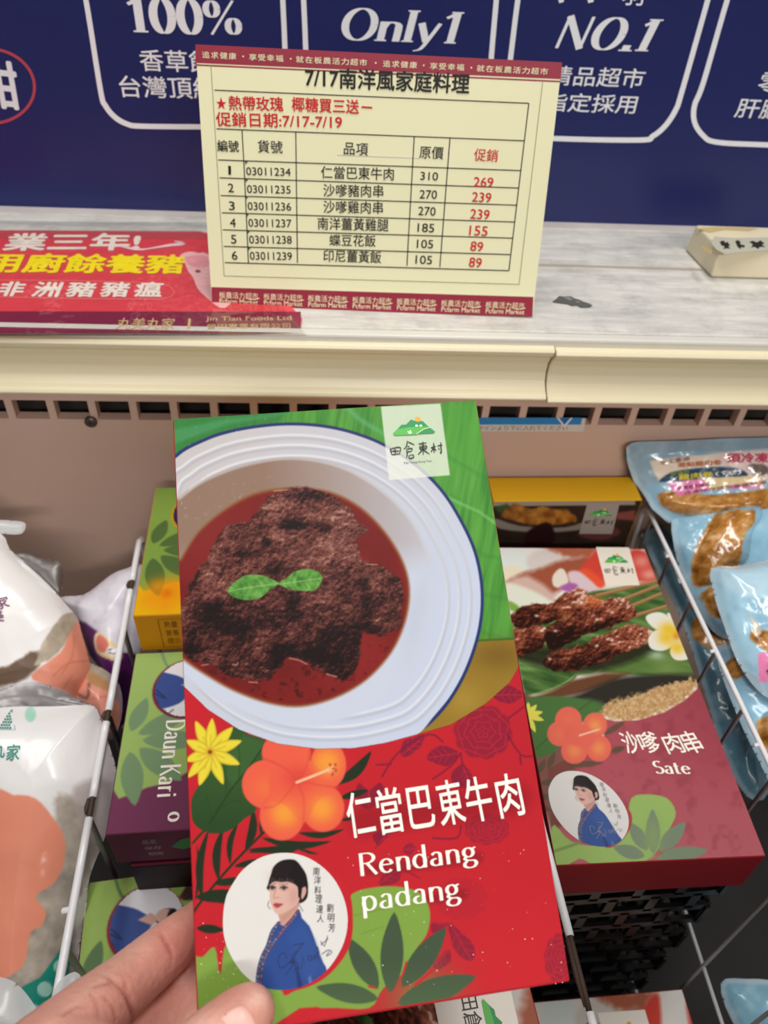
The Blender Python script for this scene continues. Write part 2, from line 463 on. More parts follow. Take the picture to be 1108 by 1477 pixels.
def grid_faces(nu, nv, keep=None):
    i = np.arange(nu * nv).reshape(nv, nu)
    f = np.stack([i[:-1, :-1], i[:-1, 1:], i[1:, 1:], i[1:, :-1]], -1).reshape(-1, 4)
    if keep is not None: f = f[keep[f].all(1)]
    return f
def picture(name, parent, fr, poly_px, painter, step, m, layer=1, xf=None, uvpoly=None, base=0.0):
    """a printed picture: a fine flat grid filling a polygon on a face, coloured point by point"""
    uvs = uvpoly or [fr.uv(p) for p in poly_px]
    A = np.array(uvs); u0, v0 = A.min(0); u1, v1 = A.max(0)
    nu = max(3, int((u1 - u0) / step) + 1); nv = max(3, int((v1 - v0) / step) + 1)
    U, V = np.meshgrid(np.linspace(u0, u1, nu), np.linspace(v0, v1, nv)); U = U.ravel(); V = V.ravel()
    d = sdist(uvs, U, V)
    st = max((u1 - u0) / (nu - 1), (v1 - v0) / (nv - 1))
    # pull the ring of points just outside onto the outline
    out = (d > 0) & (d < 1.5 * st)
    if out.any():
        P = np.array(uvs); best = np.full(out.sum(), 1e9); bx = np.zeros(out.sum()); by = np.zeros(out.sum()); x, y = U[out], V[out]
        for i in range(len(P)):
            a, b = P[i - 1], P[i]; e = b - a; t = np.clip(((x - a[0]) * e[0] + (y - a[1]) * e[1]) / (e @ e + 1e-15), 0, 1)
            qx, qy = a[0] + t * e[0], a[1] + t * e[1]; dd = (x - qx) ** 2 + (y - qy) ** 2; k = dd < best
            best[k] = dd[k]; bx[k] = qx[k]; by[k] = qy[k]
        U[out] = bx; V[out] = by
    keep = d < 1.5 * st
    F = grid_faces(nu, nv, keep)
    used = np.unique(F); rm = np.full(nu * nv, -1); rm[used] = np.arange(len(used))
    U, V = U[used], V[used]; F = rm[F]
    if xf is None:
        W = np.array(fr.O)[None] + U[:, None] * np.array(fr.U)[None] + V[:, None] * np.array(fr.V)[None]
        px = project(W)
    else:
        px = xf(U, V)
    mb = MB(); mb.slot(m)
    mb.v = np.stack([U, V, np.full(len(U), base + layer * LZ)], 1).tolist(); mb.f = F.tolist(); mb.mi = [0] * len(F)
    mb.col = painter(px[:, 0], px[:, 1])
    return mb.build(name, parent)
# ================================================================== the shop and the freezer
m_wall = mat('painted_wall', 'd8d6d0', rough=0.8, var=0.03, scale=8)
m_floor = mat('floor_tile', 'b9b4aa', rough=0.45, var=0.06, scale=14)
b = MB(); b.box((0, 0.6, -0.02), (6, 7, 0.04), m_floor); tag(b.build('floor'), kind='structure')
b = MB(); b.box((0, 2.2, 1.5), (6, 0.06, 3.0), m_wall); tag(b.build('wall_back'), kind='structure')
b = MB(); b.box((0, 0.6, 3.02), (6, 7, 0.04), mat('ceiling_paint', 'e8e6e0', rough=0.9)); tag(b.build('ceiling'), kind='structure')

# freezer frame: origin at the middle of the deck's front edge, x along the cabinet, y into it
FRZ = Matrix.Translation((0.05, 0.436, CAMH - 0.263)) @ Matrix.Rotation(math.radians(-1.4), 4, 'Z') @ Matrix.Rotation(math.radians(0.8), 4, 'Y')
freezer = thing('chest_freezer', 'open shop chest freezer with cream bumper rail and slotted air grille', 'freezer', FRZ)
m_deck = bpy.data.materials.new('worn_white_deck'); m_deck.use_nodes = True
def deck_nodes():
    nt = m_deck.node_tree; bs = nt.nodes['Principled BSDF']; L = nt.links.new
    tc = nt.nodes.new('ShaderNodeTexCoord'); mp = nt.nodes.new('ShaderNodeMapping'); mp.inputs['Scale'].default_value = (9, 60, 20)
    L(tc.outputs['Object'], mp.inputs[0])
    n1 = nt.nodes.new('ShaderNodeTexNoise'); n1.inputs['Scale'].default_value = 1.6; n1.inputs['Detail'].default_value = 8; n1.inputs['Roughness'].default_value = 0.7
    L(mp.outputs[0], n1.inputs['Vector'])
    n2 = nt.nodes.new('ShaderNodeTexNoise'); n2.inputs['Scale'].default_value = 26; n2.inputs['Detail'].default_value = 10; n2.inputs['Roughness'].default_value = 0.75
    L(tc.outputs['Object'], n2.inputs['Vector'])
    r1 = nt.nodes.new('ShaderNodeValToRGB'); r1.color_ramp.elements[0].position = 0.36; r1.color_ramp.elements[1].position = 0.62
    r1.color_ramp.elements[0].color = (*lin('bfbdb9'), 1); r1.color_ramp.elements[1].color = (*lin('e2dfd8'), 1)
    L(n1.outputs['Fac'], r1.inputs[0])
    r2 = nt.nodes.new('ShaderNodeValToRGB'); r2.color_ramp.elements[0].position = 0.3; r2.color_ramp.elements[1].position = 0.52
    r2.color_ramp.elements[0].color = (0.68, 0.68, 0.68, 1); r2.color_ramp.elements[1].color = (1, 1, 1, 1)
    L(n2.outputs['Fac'], r2.inputs[0])
    mx = nt.nodes.new('ShaderNodeMix'); mx.data_type = 'RGBA'; mx.blend_type = 'MULTIPLY'; mx.inputs[0].default_value = 1.0
    L(r1.outputs[0], mx.inputs[6]); L(r2.outputs[0], mx.inputs[7]); L(mx.outputs[2], bs.inputs['Base Color'])
    bs.inputs['Roughness'].default_value = 0.42
    bp = nt.nodes.new('ShaderNodeBump'); bp.inputs['Strength'].default_value = 0.15; bp.inputs['Distance'].default_value = 0.001
    L(n2.outputs['Fac'], bp.inputs['Height']); L(bp.outputs[0], bs.inputs['Normal'])
deck_nodes()
m_cream = mat('cream_plastic', 'e6dcbc', rough=0.35, var=0.03, scale=12)
m_pink = mat('liner_enamel', 'd3b2a2', rough=0.5, var=0.03, scale=10)
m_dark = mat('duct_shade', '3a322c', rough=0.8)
m_body = mat('cabinet_enamel', 'd9d6cf', rough=0.4)
XL, XR = -0.75, 0.75
b = MB(); b.box((0, 0.196, -0.0115), (XR - XL, 0.372, 0.023), m_deck)
b.box((0, 0.003, -0.002), (XR - XL, 0.008, 0.007), mat('deck_edge', 'd9d6ce', rough=0.35)); b.build('top_deck', freezer, bevel=0.0015)
b = MB(); b.box((0, 0.104, 0.0004), (XR - XL, 0.0016, 0.0016), mat('seam', 'b4aa9c', rough=0.7)); b.build('deck_seam', freezer)
# bumper rail: concave moulding in two lengths
prof = [(0.004, 0.0005), (-0.003, 0.0), (-0.005, -0.002), (-0.004, -0.005), (0.0, -0.009), (0.003, -0.015), (0.0035, -0.022), (0.001, -0.028),
        (-0.004, -0.0315), (-0.008, -0.033), (-0.0095, -0.035), (-0.0085, -0.037), (-0.005, -0.038), (0.010, -0.038), (0.012, -0.02), (0.010, 0.0)]
seam_x = 0.112
def bumper(x0, x1, dy, dz):
    b = MB(); n = len(prof)
    vs_ = [(x0, y + dy, z + dz) for y, z in prof] + [(x1, y + dy, z + dz) for y, z in prof]
    b.add(vs_, [(i, (i + 1) % n, n + (i + 1) % n, n + i) for i in range(n)] + [tuple(range(n)), tuple(range(n, 2 * n))], m_cream)
    return b.build('bumper_rail', freezer, bevel=0.0006, fixn=True)
bumper(XL, seam_x - 0.0004, -0.001, -0.0035)
bumper(seam_x + 0.0004, XR, -0.0025, -0.0045)
# rail under the bumper and the liner wall with its row of slots
LY = 0.017
b = MB()
b.box((0, 0.006, -0.0435), (XR - XL, 0.014, 0.004), m_pink); b.box((0, 0.010, -0.0475), (XR - XL, 0.012, 0.0035), m_pink)
b.box((0, 0.014, -0.0515), (XR - XL, 0.010, 0.004), m_pink); b.build('liner_rail', freezer, bevel=0.001)
b = MB(); pitch, bw, z1, z0 = 0.0272, 0.0050, -0.0640, -0.0795
b.box((0, LY + 0.004, (z1 - 0.053) / 2), (XR - XL, 0.008, z1 * -1 - 0.053), m_pink)
x = -0.2465 - 18 * pitch
while x < XR:
    b.box((x, LY + 0.004, (z0 + z1) / 2), (bw, 0.008, z1 - z0), m_pink); x += pitch
b.build('air_grille', freezer)
b = MB(); b.box((0, LY + 0.004, (z0 - 0.60) / 2), (XR - XL, 0.008, 0.60 + z0), m_pink); b.build('liner_wall', freezer)
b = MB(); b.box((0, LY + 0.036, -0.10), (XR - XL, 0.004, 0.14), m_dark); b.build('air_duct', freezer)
# cabinet: floor, ends, front wall
b = MB(); b.box((0, -0.36, -0.480), (XR - XL, 0.76, 0.02), mat('shade_black_floor', '161618', rough=0.7)); b.build('cabinet_floor', freezer)  # floor coloured near black to stand in for the deep shade
for sx in (XL, XR):
    b = MB(); b.box((sx, -0.13, -0.45), (0.03, 1.06, 0.84), m_body); b.build('end_panel', freezer)
b = MB(); b.box((0, -0.755, -0.35), (XR - XL, 0.05, 1.04), m_body); b.box((0, -0.755, 0.18), (XR - XL, 0.075, 0.03), m_cream); b.build('shading_front_panel', freezer, bevel=0.004)  # unseen front wall, raised above the deck to block the rear lamp
b = MB(); b.box((0, 0.225, -0.45), (XR - XL, 0.30, 0.82), m_body); b.build('back_casing', freezer)
# screw left of the grille
b = MB(); cx_, cz_ = -0.1947, -0.0805
pts = [(cx_, LY - 0.0005, cz_), (cx_, LY - 0.0025, cz_), (cx_, LY - 0.0035, cz_)]
b.tube(pts, [0.0042, 0.0042, 0.003], mat('screw_steel', '5a5048', rough=0.4, metal=0.6), n=18)
b.box((cx_, LY - 0.0036, cz_), (0.005, 0.0006, 0.0009), m_dark); b.box((cx_, LY - 0.0036, cz_), (0.0009, 0.0006, 0.005), m_dark)
b.build('screw', freezer)
# load-line sticker on the liner
fr_liner = Frame(FRZ @ Vector((0, LY, -0.08)), FRZ.to_3x3() @ Vector((1, 0, 0)), FRZ.to_3x3() @ Vector((0, 0, 1)))
LM = FRZ.inverted() @ fr_liner.mat()
a = Art(fr_liner, base=0.0002)
a.poly([(640, 603), (845, 603), (842, 622), (640, 622)], ink('d9d0c6'), 1)
a.poly([(640, 602), (840, 602), (838, 612), (640, 612)], ink('2f86c4'), 2)
a.poly([(803, 602), (826, 602), (814, 616)], ink('e8e4dc'), 3); a.poly([(806, 602), (823, 602), (814, 612)], ink('1f6fb4'), 4)
a.text('ロードラインより下に入れてください', (660, 620), (818, 620), 6.5, ink('6e6a66'), 3)
o = a.build('load_line_sticker', freezer, label='white and blue load line sticker'); o.matrix_local = LM
# peeled dark patch on the deck
fr_deck = Frame(FRZ @ Vector((0, 0, 0.0006)), FRZ.to_3x3() @ Vector((1, 0, 0)), FRZ.to_3x3() @ Vector((0, 1, 0)))
a = Art(fr_deck)
zz = Z(548, 300, .5054)
a.poly(zz((492, 268), (503, 260), (512, 251), (524, 253), (545, 252), (556, 258), (570, 262), (580, 267), (596, 272), (607, 278), (600, 283), (575, 284), (563, 278), (548, 279), (536, 274), (520, 272), (506, 270)), ink('5f5f5e', 0.7), 1)
a.poly(zz((524, 256), (540, 255), (552, 262), (540, 264)), ink('8a8a88', 0.7), 2); a.poly(zz((556, 266), (572, 268), (566, 272)), ink('8a8a88', 0.7), 2)
o = a.build('peeled_patch', freezer, label='dark torn sticker remains on the white deck'); o.matrix_local = FRZ.inverted() @ fr_deck.mat()

# ================================================================== navy sign board behind the deck
pA, pB = fr_deck.pt(*fr_deck.uv((0, 298))), fr_deck.pt(*fr_deck.uv((1108, 330)))
fr_pan = Frame(pA, pB - pA, None, (pB - pA).cross(FRZ.to_3x3() @ Vector((0, 0, 1))))
panel = thing('sign_board', 'navy blue advertising board with white slogans standing behind the freezer deck', 'sign', fr_pan.mat())
m_navy = mat('navy_board', '1f2661', rough=0.32, spec=0.4, var=0.03, scale=5)
b = MB(); b.box((0.25, 0.23, -0.005), (1.5, 0.46, 0.01), m_navy); b.build('board', panel)
b = MB(); b.box((0.25, -0.004, 0.003), (1.5, 0.009, 0.012), mat('clear_edge_rail', 'cfc8c4', rough=0.2, var=0.25, scale=25)); b.build('foot_rail', panel)
wht = ink('f0f1f7'); redw = ink('b84a58')
z5, z6 = Z(0, 0, .2708), Z(780, 0, .296)
a = Art(fr_pan)
T = -70
for pts in ([(108, T), (124, 0), (145, 130), (152, 152), (166, 169), (184, 179), (206, 182), (300, 183), (372, 184), (396, 178), (409, 160), (412, 140), (411, 70), (408, 0), (405, T)],
            [(434, T), (438, 0), (441, 70), (443, 140), (449, 163), (470, 184), (500, 188), (650, 190), (680, 186), (698, 170), (705, 140), (709, 80), (716, 0), (722, T)],
            [(758, T), (747, 0), (737, 80), (730, 140), (734, 170), (752, 192), (785, 199), (921, 202), (942, 196), (960, 181), (975, 158), (984, 131), (1021, 0), (1040, T)],
            [(1072, T), (1049, 0), (1015, 118), (1002, 152), (1002, 176), (1014, 195), (1034, 205), (1108, 209), (1260, 214), (1300, 190), (1340, T)]):
    k = [i for i, p in enumerate(pts)]
    a.line(catmull(pts, 6, False), 7.5, wht, 1)
a.build('slogan_frame', panel)
a.nib('100%', (190, 46), (350, 51), 50, wht, 2, 0.2, 0.05, serif=0.07, gap=0.06); a.build('slogan_figures', panel)
a.nib('Only1', (490, 57), (661, 63), 46, wht, 2, 0.17, 0.045, shear=0.22, serif=0.05, gap=0.07); a.build('slogan_figures', panel)
a.nib('NO.1', (797, 69), (936, 74), 47, wht, 2, 0.2, 0.045, shear=0.3, serif=0.07, gap=0.1)
a.build('slogan_figures', panel)
for s_, bl, br, h in (('香草飼', (204, 102), (307, 105), 31), ('台灣頂級', (175, 140), (314, 143), 31), ('精品超市', (789, 122), (926, 127), 28),
                      ('指定採用', (783, 160), (915, 164), 27), ('零', (1090, 134), (1124, 135), 30), ('肝臟', (1058, 169), (1126, 172), 28), ('羽', (896, 7), (926, 8), 30)):
    a.text(s_, bl, br, h, wht, 2, bold=0.012); a.build('slogan_lettering', panel)
a.line([(806, 2), (813, 0)], 5, wht, 2); a.line([(848, 2), (856, 0)], 5, wht, 2)
a.build('slogan_lettering', panel)
a.text('甜', (-26, 152), (31, 158), 66, ink('e6e8f0'), 2, bold=0.03)
a.line(ellipse((-16, 124), 66, 54, 48, rot=0.08), 4.2, redw, 2, closed=True)
a.build('ringed_emblem', panel)

# ================================================================== yellow price card leaning on the deck
c_tl, c_tr, c_br, c_bl = [Vector(p) for p in ((-0.055, 0.516, -0.122), (0.155, 0.502, -0.122), (0.153, 0.461, -0.263), (-0.057, 0.474, -0.263))]
fr_card = Frame(CAM + c_bl, c_br - c_bl, c_tl - c_bl)
card = thing('price_card', 'pale yellow promotional price card with maroon bands standing on the deck', 'sign', fr_card.mat())
b = MB(); q = [fr_card.uv(p) for p in ((282, 64), (811, 90), (768, 457), (306, 442))]
b.prism(q[::-1], -0.0006, 0, mat('card_paper', 'f3f0c8', rough=0.55, spec=0.3, var=0.02, scale=8)); b.build('card_sheet', card, fixn=True)
b = MB(); b.box((0.105, 0.05, -0.013), (0.05, 0.09, 0.0016), m_body, Matrix.Rotation(math.radians(16), 3, 'X')); b.box((0.105, 0.002, -0.012), (0.05, 0.002, 0.022), m_body, Matrix.Rotation(math.radians(16), 3, 'X')); b.build('easel_back', card)
mar, blk, redi, crm, gry = ink('9c3346'), ink('201d1c'), ink('cf2028'), ink('f3ecc4'), ink('8d8a70')
a = Art(fr_card); q1, q2, q3, q4 = Z(280, 60, .2437), Z(540, 60, .2527), Z(280, 260, .2437), Z(540, 260, .2527)
def p1(x, y): return q1((x, y))[0]
def p2(x, y): return q2((x, y))[0]
def p3(x, y): return q3((x, y))[0]
def p4(x, y): return q4((x, y))[0]
a.poly([(282, 64), (811, 90), p2(1064, 214), p1(8, 126)], mar, 1)
a.line([p1(8, 138), p2(1062, 228)], 2.2, mar, 1)
hb = a.build('header_band', card)
hd = ['追求健康', '享受幸福', '就在板農活力超市']
def hx(f): return (292 + (799 - 292) * f, 82.5 + (107.5 - 82.5) * f)
for k in (0, 1):
    o_ = 0.535 * k
    for s_, f0, f1 in (('追求健康', 0.0, 0.105), ('享受幸福', 0.139, 0.244), ('就在板農活力超市', 0.278, 0.492)):
        n = len(s_)
        for i, ch in enumerate(s_):
            g0 = (f0 + (f1 - f0) * i / n + o_) * 0.96; g1 = g0 + (f1 - f0) / n * 0.80
            a.text(ch, (hx(g0)[0], hx(g0)[1] + 1), (hx(g1)[0], hx(g1)[1] + 1), 9.5, crm, 2, bold=0.014)
    for f in (0.121, 0.262, 0.514):
        if f + o_ < 1: a.poly(ellipse((hx((f + o_) * .96)[0], hx((f + o_) * .96)[1] - 4), 1.3, 1.3, 8), crm, 2)
a.build('header_lettering', hb)
a.text('7/17南洋風家庭料理', p1(660, 268), p2(538, 298), 29, blk, 3, bold=0.028); a.build('title_lettering', card)
# table rules
W_ = 1.5
for l in ([p1(120, 287), p2(882, 352)], [p1(133, 516), p2(856, 566)], [p1(143, 700), p2(834, 736)], [p1(152, 806), p4(822, 44)], [p3(158, 90), p4(810, 142)],
          [p3(165, 192), p4(800, 238)], [p3(170, 293), p4(787, 330)], [p3(177, 391), p4(776, 424)], [p3(183, 487), p4(768, 516)],
          [p1(284, 522), p1(300, 812), p3(322, 490)], [p1(602, 534), p3(612, 488)], [p2(228, 540), p4(186, 488)], [p2(432, 548), p4(374, 496)], [p2(882, 352), p4(768, 516)]):
    a.line(l, W_, blk, 2)
for l in ([p1(100, 140), p3(178, 566)], [p3(178, 566), p4(826, 594)], [p4(826, 594), p2(962, 222)]): a.line(l, 0.9, gry, 2)
for t in (p1(300, 708), p1(303, 812), p3(303, 95), p3(308, 197), p3(313, 298), p3(318, 395)):
    a.poly([t, (t[0] + 5, t[1]), (t[0] + 1, t[1] + 5)], ink('4c5a3c'), 3)
a.build('table_rules', card)
a.text('★', p1(132, 398), p1(193, 401), 17.5, redi, 3); a.text('熱帶玫瑰', p1(208, 405), p1(528, 413), 20.5, redi, 3, bold=0.022)
a.text('椰糖買三送', p1(580, 412), p1(975, 428), 20.5, redi, 3, bold=0.022); a.line([p1(990, 387), p1(1055, 391)], 2.6, redi, 3)
a.text('促銷日期:7/17-7/19', p1(133, 500), p1(875, 517), 20.5, redi, 3, bold=0.022)
a.build('offer_lettering', card)
a.text('促銷', p2(567, 680), p2(702, 687), 18, redi, 3, bold=0.012)
for s_, l, r in (('269', p2(566, 828), p2(676, 832)), ('239', p4(556, 122), p4(664, 128)), ('239', p4(546, 219), p4(654, 225)), ('155', p4(540, 313), p4(643, 319)), ('89', p4(546, 402), p4(616, 408)), ('89', p4(538, 494), p4(608, 500))):
    a.text(s_, l, r, 14, redi, 3, bold=0.016)
a.build('price_lettering', card)
for s_, l, r, h in (('編號', p1(140, 650), p1(266, 654), 16.5), ('貨號', p1(378, 656), p1(524, 662), 18), ('品項', p1(886, 668), p1(1028, 676), 17.5), ('原價', p2(256, 666), p2(392, 672), 18),
                    ('1', p1(204, 786), p1(219, 787), 12.5), ('2', p3(203, 70), p3(236, 71), 12.5), ('3', p3(208, 176), p3(242, 177), 12.5), ('4', p3(214, 276), p3(248, 277), 12.5), ('5', p3(220, 374), p3(252, 375), 12.5), ('6', p3(225, 470), p3(258, 471), 12.5),
                    ('03011234', p1(310, 790), p1(572, 796), 11.5), ('03011235', p3(315, 75), p3(572, 80), 11.5), ('03011236', p3(319, 176), p3(575, 180), 11.5), ('03011237', p3(323, 275), p3(577, 279), 11.5), ('03011238', p3(328, 374), p3(579, 376), 11.5), ('03011239', p3(332, 470), p3(580, 473), 11.5),
                    ('仁當巴東牛肉', p1(752, 810), p2(110, 792), 18), ('沙嗲豬肉串', p3(766, 96), p4(50, 98), 18), ('沙嗲雞肉串', p3(766, 193), p4(48, 193), 18), ('南洋薑黃雞腿', p3(732, 292), p4(80, 292), 18), ('蝶豆花飯', p3(802, 388), p3(1074, 394), 17), ('印尼薑黃飯', p3(766, 482), p4(38, 474), 17.5),
                    ('310', p2(262, 789), p2(362, 793), 11.8), ('270', p4(258, 104), p4(356, 107), 12.5), ('270', p4(250, 199), p4(348, 203), 12.5), ('185', p4(246, 294), p4(340, 298), 12.5), ('105', p4(242, 386), p4(334, 389), 12.2), ('105', p4(234, 476), p4(328, 480), 12.2)):
    a.text(s_, l, r, h, blk, 3, bold=0.012 if s_[0] not in '編' else 0.02)
a.build('table_lettering', card)
a.poly([p3(102, 632), p4(908, 666), (768, 457), (306, 442)], mar, 1); fb = a.build('footer_band', card)
for k in range(7):
    f = k / 6
    l = (316.5 + (700 - 316.5) * f, 430 + (444 - 430) * f); r = (l[0] + 56, l[1] + 2)
    a.text('板農活力超市', (l[0], l[1]), r, 9.5, crm, 2); a.text('Pcfarm Market', (l[0] + .5, l[1] + 7.5), (r[0], r[1] + 7.5), 7, crm, 2, bold=0.006)
    a.line([(l[0] + 40, l[1] + .5), (l[0] + 50, l[1] + 2), (l[0] + 58, l[1])], 1.1, crm, 2, smooth=3)
a.build('footer_lettering', fb)

# ================================================================== red notice lying on the deck under clear film
fr_not = Frame(FRZ @ Vector((0, 0, 0.0012)), FRZ.to_3x3() @ Vector((1, 0, 0)), FRZ.to_3x3() @ Vector((0, 1, 0)))
notice = thing('red_notice', 'red and maroon printed notice under clear film lying on the deck', 'sign', fr_not.mat())
zl = Z(0, 320, .2708); z8 = Z(250, 430, .2256); zf = Z(0, 300, .5054)
a = Art(fr_not)
a.poly([(-260, 331), (285, 334), (330, 340), (436, 460), (432, 478), (-260, 478)], ink('df5058', 0.3), 1)
a.poly([(-260, 331), (290, 334), (306, 345), (-260, 343)], ink('c9545a', 0.3), 2)
a.poly([(-260, 449), (434, 450), (434, 481), (-260, 481)], ink('8a3049', 0.3), 2)
ps = a.build('printed_sheet', notice)
pk = zl((1108, 175), (1060, 168), (1010, 160), (960, 180), (985, 220), (1000, 260), (1030, 300), (1050, 350), (1090, 395), (1200, 460), (1300, 300))
a.poly(pk, ink('f2c3c4', 0.4), 2, smooth=4)
a.poly(zl((1040, 262), (1055, 256), (1070, 264), (1060, 274), (1045, 272)), ink('8a5a60', 0.5), 3, smooth=3)
a.poly(zl((990, 190), (1100, 185), (1108, 240), (1020, 240)), ink('e9a7ad', 0.4), 3, smooth=4)
a.build('pale_picture', ps)
wn, ye, gd = ink('efe6dc', 0.35), ink('f6e51f', 0.35), ink('d6b889', 0.35)
a.text('業三年!', zl((15, 155))[0], zl((735, 152))[0], 24, wn, 3, bold=0.04)
a.text('用廚餘養豬', zl((-110, 270))[0], zl((970, 277))[0], 27, ye, 3, bold=0.04)
a.text('非', zl((-20, 396))[0], zl((110, 397))[0], 20, wn, 3, bold=0.04)
for s_, x0, x1 in (('洲', 165, 305), ('豬', 345, 492), ('豬', 530, 675), ('瘟', 712, 855)): a.text(s_, zl((x0, 400))[0], zl((x1, 402))[0], 21, wn, 3, bold=0.035)
a.line(zl((-100, 312), (400, 315), (840, 330), (905, 345), (930, 372), (915, 400), (860, 415), (400, 412), (-100, 400)), 1.2, ink('f08a84'), 3)
a.line(zl((590, 140), (640, 132), (700, 145), (760, 150), (830, 140), (900, 128), (985, 118), (930, 106), (980, 112)), 3.2, ink('f6d6d8', .3), 4, smooth=3, taper=[.2, .8, 1.2, .5, 1.0, 1.3, .8, .4])  # film glare along the tear line, painted as a pale stroke
a.text('丸美丸家', zl((615, 575))[0], zl((925, 577))[0], 16.5, gd, 4, bold=0.012)
a.line(zl((1004, 574), (1012, 518)), 4, gd, 4)
a.text('Jin Tian Foods Ltd', z8((207, 158))[0], z8((757, 153))[0], 8, gd, 4, bold=0.02)
a.text('晉田實業有限公司', z8((212, 203))[0], z8((750, 196))[0], 7.5, gd, 4, bold=0.015)
a.build('notice_lettering', ps)
m_film = bpy.data.materials.new('clear_film'); m_film.use_nodes = True
def film_nodes(m, gloss=0.14, rough=0.12, bstr=0.5, bsc=45, tint=(1, 1, 1)):
    nt = m.node_tree; nt.nodes.clear(); L = nt.links.new
    out = nt.nodes.new('ShaderNodeOutputMaterial'); tr = nt.nodes.new('ShaderNodeBsdfTransparent'); tr.inputs[0].default_value = (*tint, 1)
    gl = nt.nodes.new('ShaderNodeBsdfGlossy'); gl.inputs['Roughness'].default_value = rough
    tc = nt.nodes.new('ShaderNodeTexCoord'); nz = nt.nodes.new('ShaderNodeTexNoise'); nz.inputs['Scale'].default_value = bsc; nz.inputs['Detail'].default_value = 3
    L(tc.outputs['Object'], nz.inputs['Vector'])
    bp = nt.nodes.new('ShaderNodeBump'); bp.inputs['Strength'].default_value = bstr; bp.inputs['Distance'].default_value = 0.006
    L(nz.outputs['Fac'], bp.inputs['Height']); L(bp.outputs[0], gl.inputs['Normal'])
    lw = nt.nodes.new('ShaderNodeFresnel'); lw.inputs[0].default_value = 1.45; L(bp.outputs[0], lw.inputs['Normal'])
    ma = nt.nodes.new('ShaderNodeMath'); ma.operation = 'ADD'; ma.inputs[1].default_value = gloss; L(lw.outputs[0], ma.inputs[0])
    mx = nt.nodes.new('ShaderNodeMixShader'); L(ma.outputs[0], mx.inputs[0]); L(tr.outputs[0], mx.inputs[1]); L(gl.outputs[0], mx.inputs[2])
    L(mx.outputs[0], out.inputs[0])
film_nodes(m_film, 0.05, 0.08, 0.6, 30)
b = MB(); uvq = [fr_not.uv(p) for p in ((-280, 318), (300, 322), (444, 486), (-280, 486))]
b.add([(u, v, 0.0008) for u, v in uvq][::-1], [(0, 1, 2, 3)], m_film); b.build('clear_film_sleeve', notice, label='clear film over the notice')

# ================================================================== cream plastic block on the deck, right
zb = Z(548, 300, .5054)
blkm = mat('aged_cream_plastic', 'e2d7b8', rough=0.4, var=0.12, scale=30)
fr_b = fr_deck
holder = thing('label_holder_block', 'small cream plastic block with torn sticker remains on the deck', 'block', fr_deck.mat())
u0, v0 = fr_b.uv(zb((945, 198))[0]); u1, v1 = fr_b.uv(zb((1150, 198))[0])
ub, vb = fr_b.uv(zb((895, 118))[0])
hgt = 0.021
P = [(u0, v0), (u1, v0), (u1, v0 + 0.045), (u0 - 0.004, v0 + 0.045)]
b = MB(); vs_ = [(x, y, 0) for x, y in P] + [(x + dx, y + dy, hgt) for (x, y), dx, dy in zip(P, (0.001, -0.001, -0.001, 0.001), (0.004, 0.004, -0.002, -0.002))]
b.add(vs_, [(0, 1, 5, 4), (1, 2, 6, 5), (2, 3, 7, 6), (3, 0, 4, 7), (4, 5, 6, 7), (3, 2, 1, 0)], blkm); b.build('block_body', holder, bevel=0.0015, fixn=True)
fr_t = Frame(fr_deck.pt(0, 0, hgt + 0.0002), fr_deck.U, fr_deck.V)
a = Art(fr_t)
a.poly(zb((903, 58), (940, 70), (985, 62), (1055, 66), (1080, 58), (1040, 56), (960, 54)), ink('c9b07c', 0.6), 1)
a.poly(zb((955, 82), (1010, 86), (1108, 84), (1125, 120), (1060, 124), (985, 132), (960, 118), (945, 100)), ink('b9b6a6', 0.7), 1)
for q in (((970, 97), (981, 93), (986, 100), (992, 97), (1000, 108), (994, 110), (1001, 117), (988, 116), (980, 119), (984, 110), (975, 108)), ((1014, 96), (1022, 92), (1030, 98), (1028, 104), (1042, 108), (1040, 114), (1030, 112), (1031, 119), (1021, 112)), ((1054, 98), (1064, 94), (1076, 99), (1086, 93), (1098, 102), (1090, 106), (1102, 112), (1084, 112), (1080, 118), (1068, 111), (1060, 115), (1064, 104))):
    a.poly(zb(*q), ink('2c2a26', 0.6), 2)
a.poly(zb((915, 105), (950, 122), (944, 132), (925, 120)), ink('b79c6a', .6), 1)
o = a.build('torn_sticker', holder, label='torn dark sticker remains'); o.matrix_local = holder.matrix_world.inverted() @ fr_t.mat()
# ================================================================== printed food boxes
m_photo = mat('printed_picture', None, rough=0.42, spec=0.1, val=0.82, var=0.02, scale=120, attr=True)
def carton(name, label, fr, quad_uv, t, side, group, edge='e9e4dc', hints=None):
    root = thing(name, label, 'food box', fr.mat(), group=group)
    b = MB(); ar = sum(quad_uv[i - 1][0] * quad_uv[i][1] - quad_uv[i][0] * quad_uv[i - 1][1] for i in range(4))
    q = quad_uv if ar > 0 else quad_uv[::-1]
    b.prism(q, -t, 0, mat('carton_board', side, rough=0.5, spec=0.15, var=0.03, scale=40))
    b.build('carton', root, bevel=0.0007, fixn=True)
    return root
def spindle(p, q, w, bend=0.0, n=7):
    p, q = np.array(p, float), np.array(q, float); d = q - p; nn = np.array([-d[1], d[0]]); L = np.linalg.norm(d); nn = nn / L
    f = np.linspace(0, 1, n); pr = np.sin(np.pi * f ** 0.9) ** 0.8 * w / 2
    c = [p + d * t + nn * bend * math.sin(math.pi * t) for t in f]
    return [tuple(c[i] + nn * pr[i]) for i in range(n)] + [tuple(c[i] - nn * pr[i]) for i in range(n - 2, 0, -1)]
pz = Z(320, 1220, .1805)
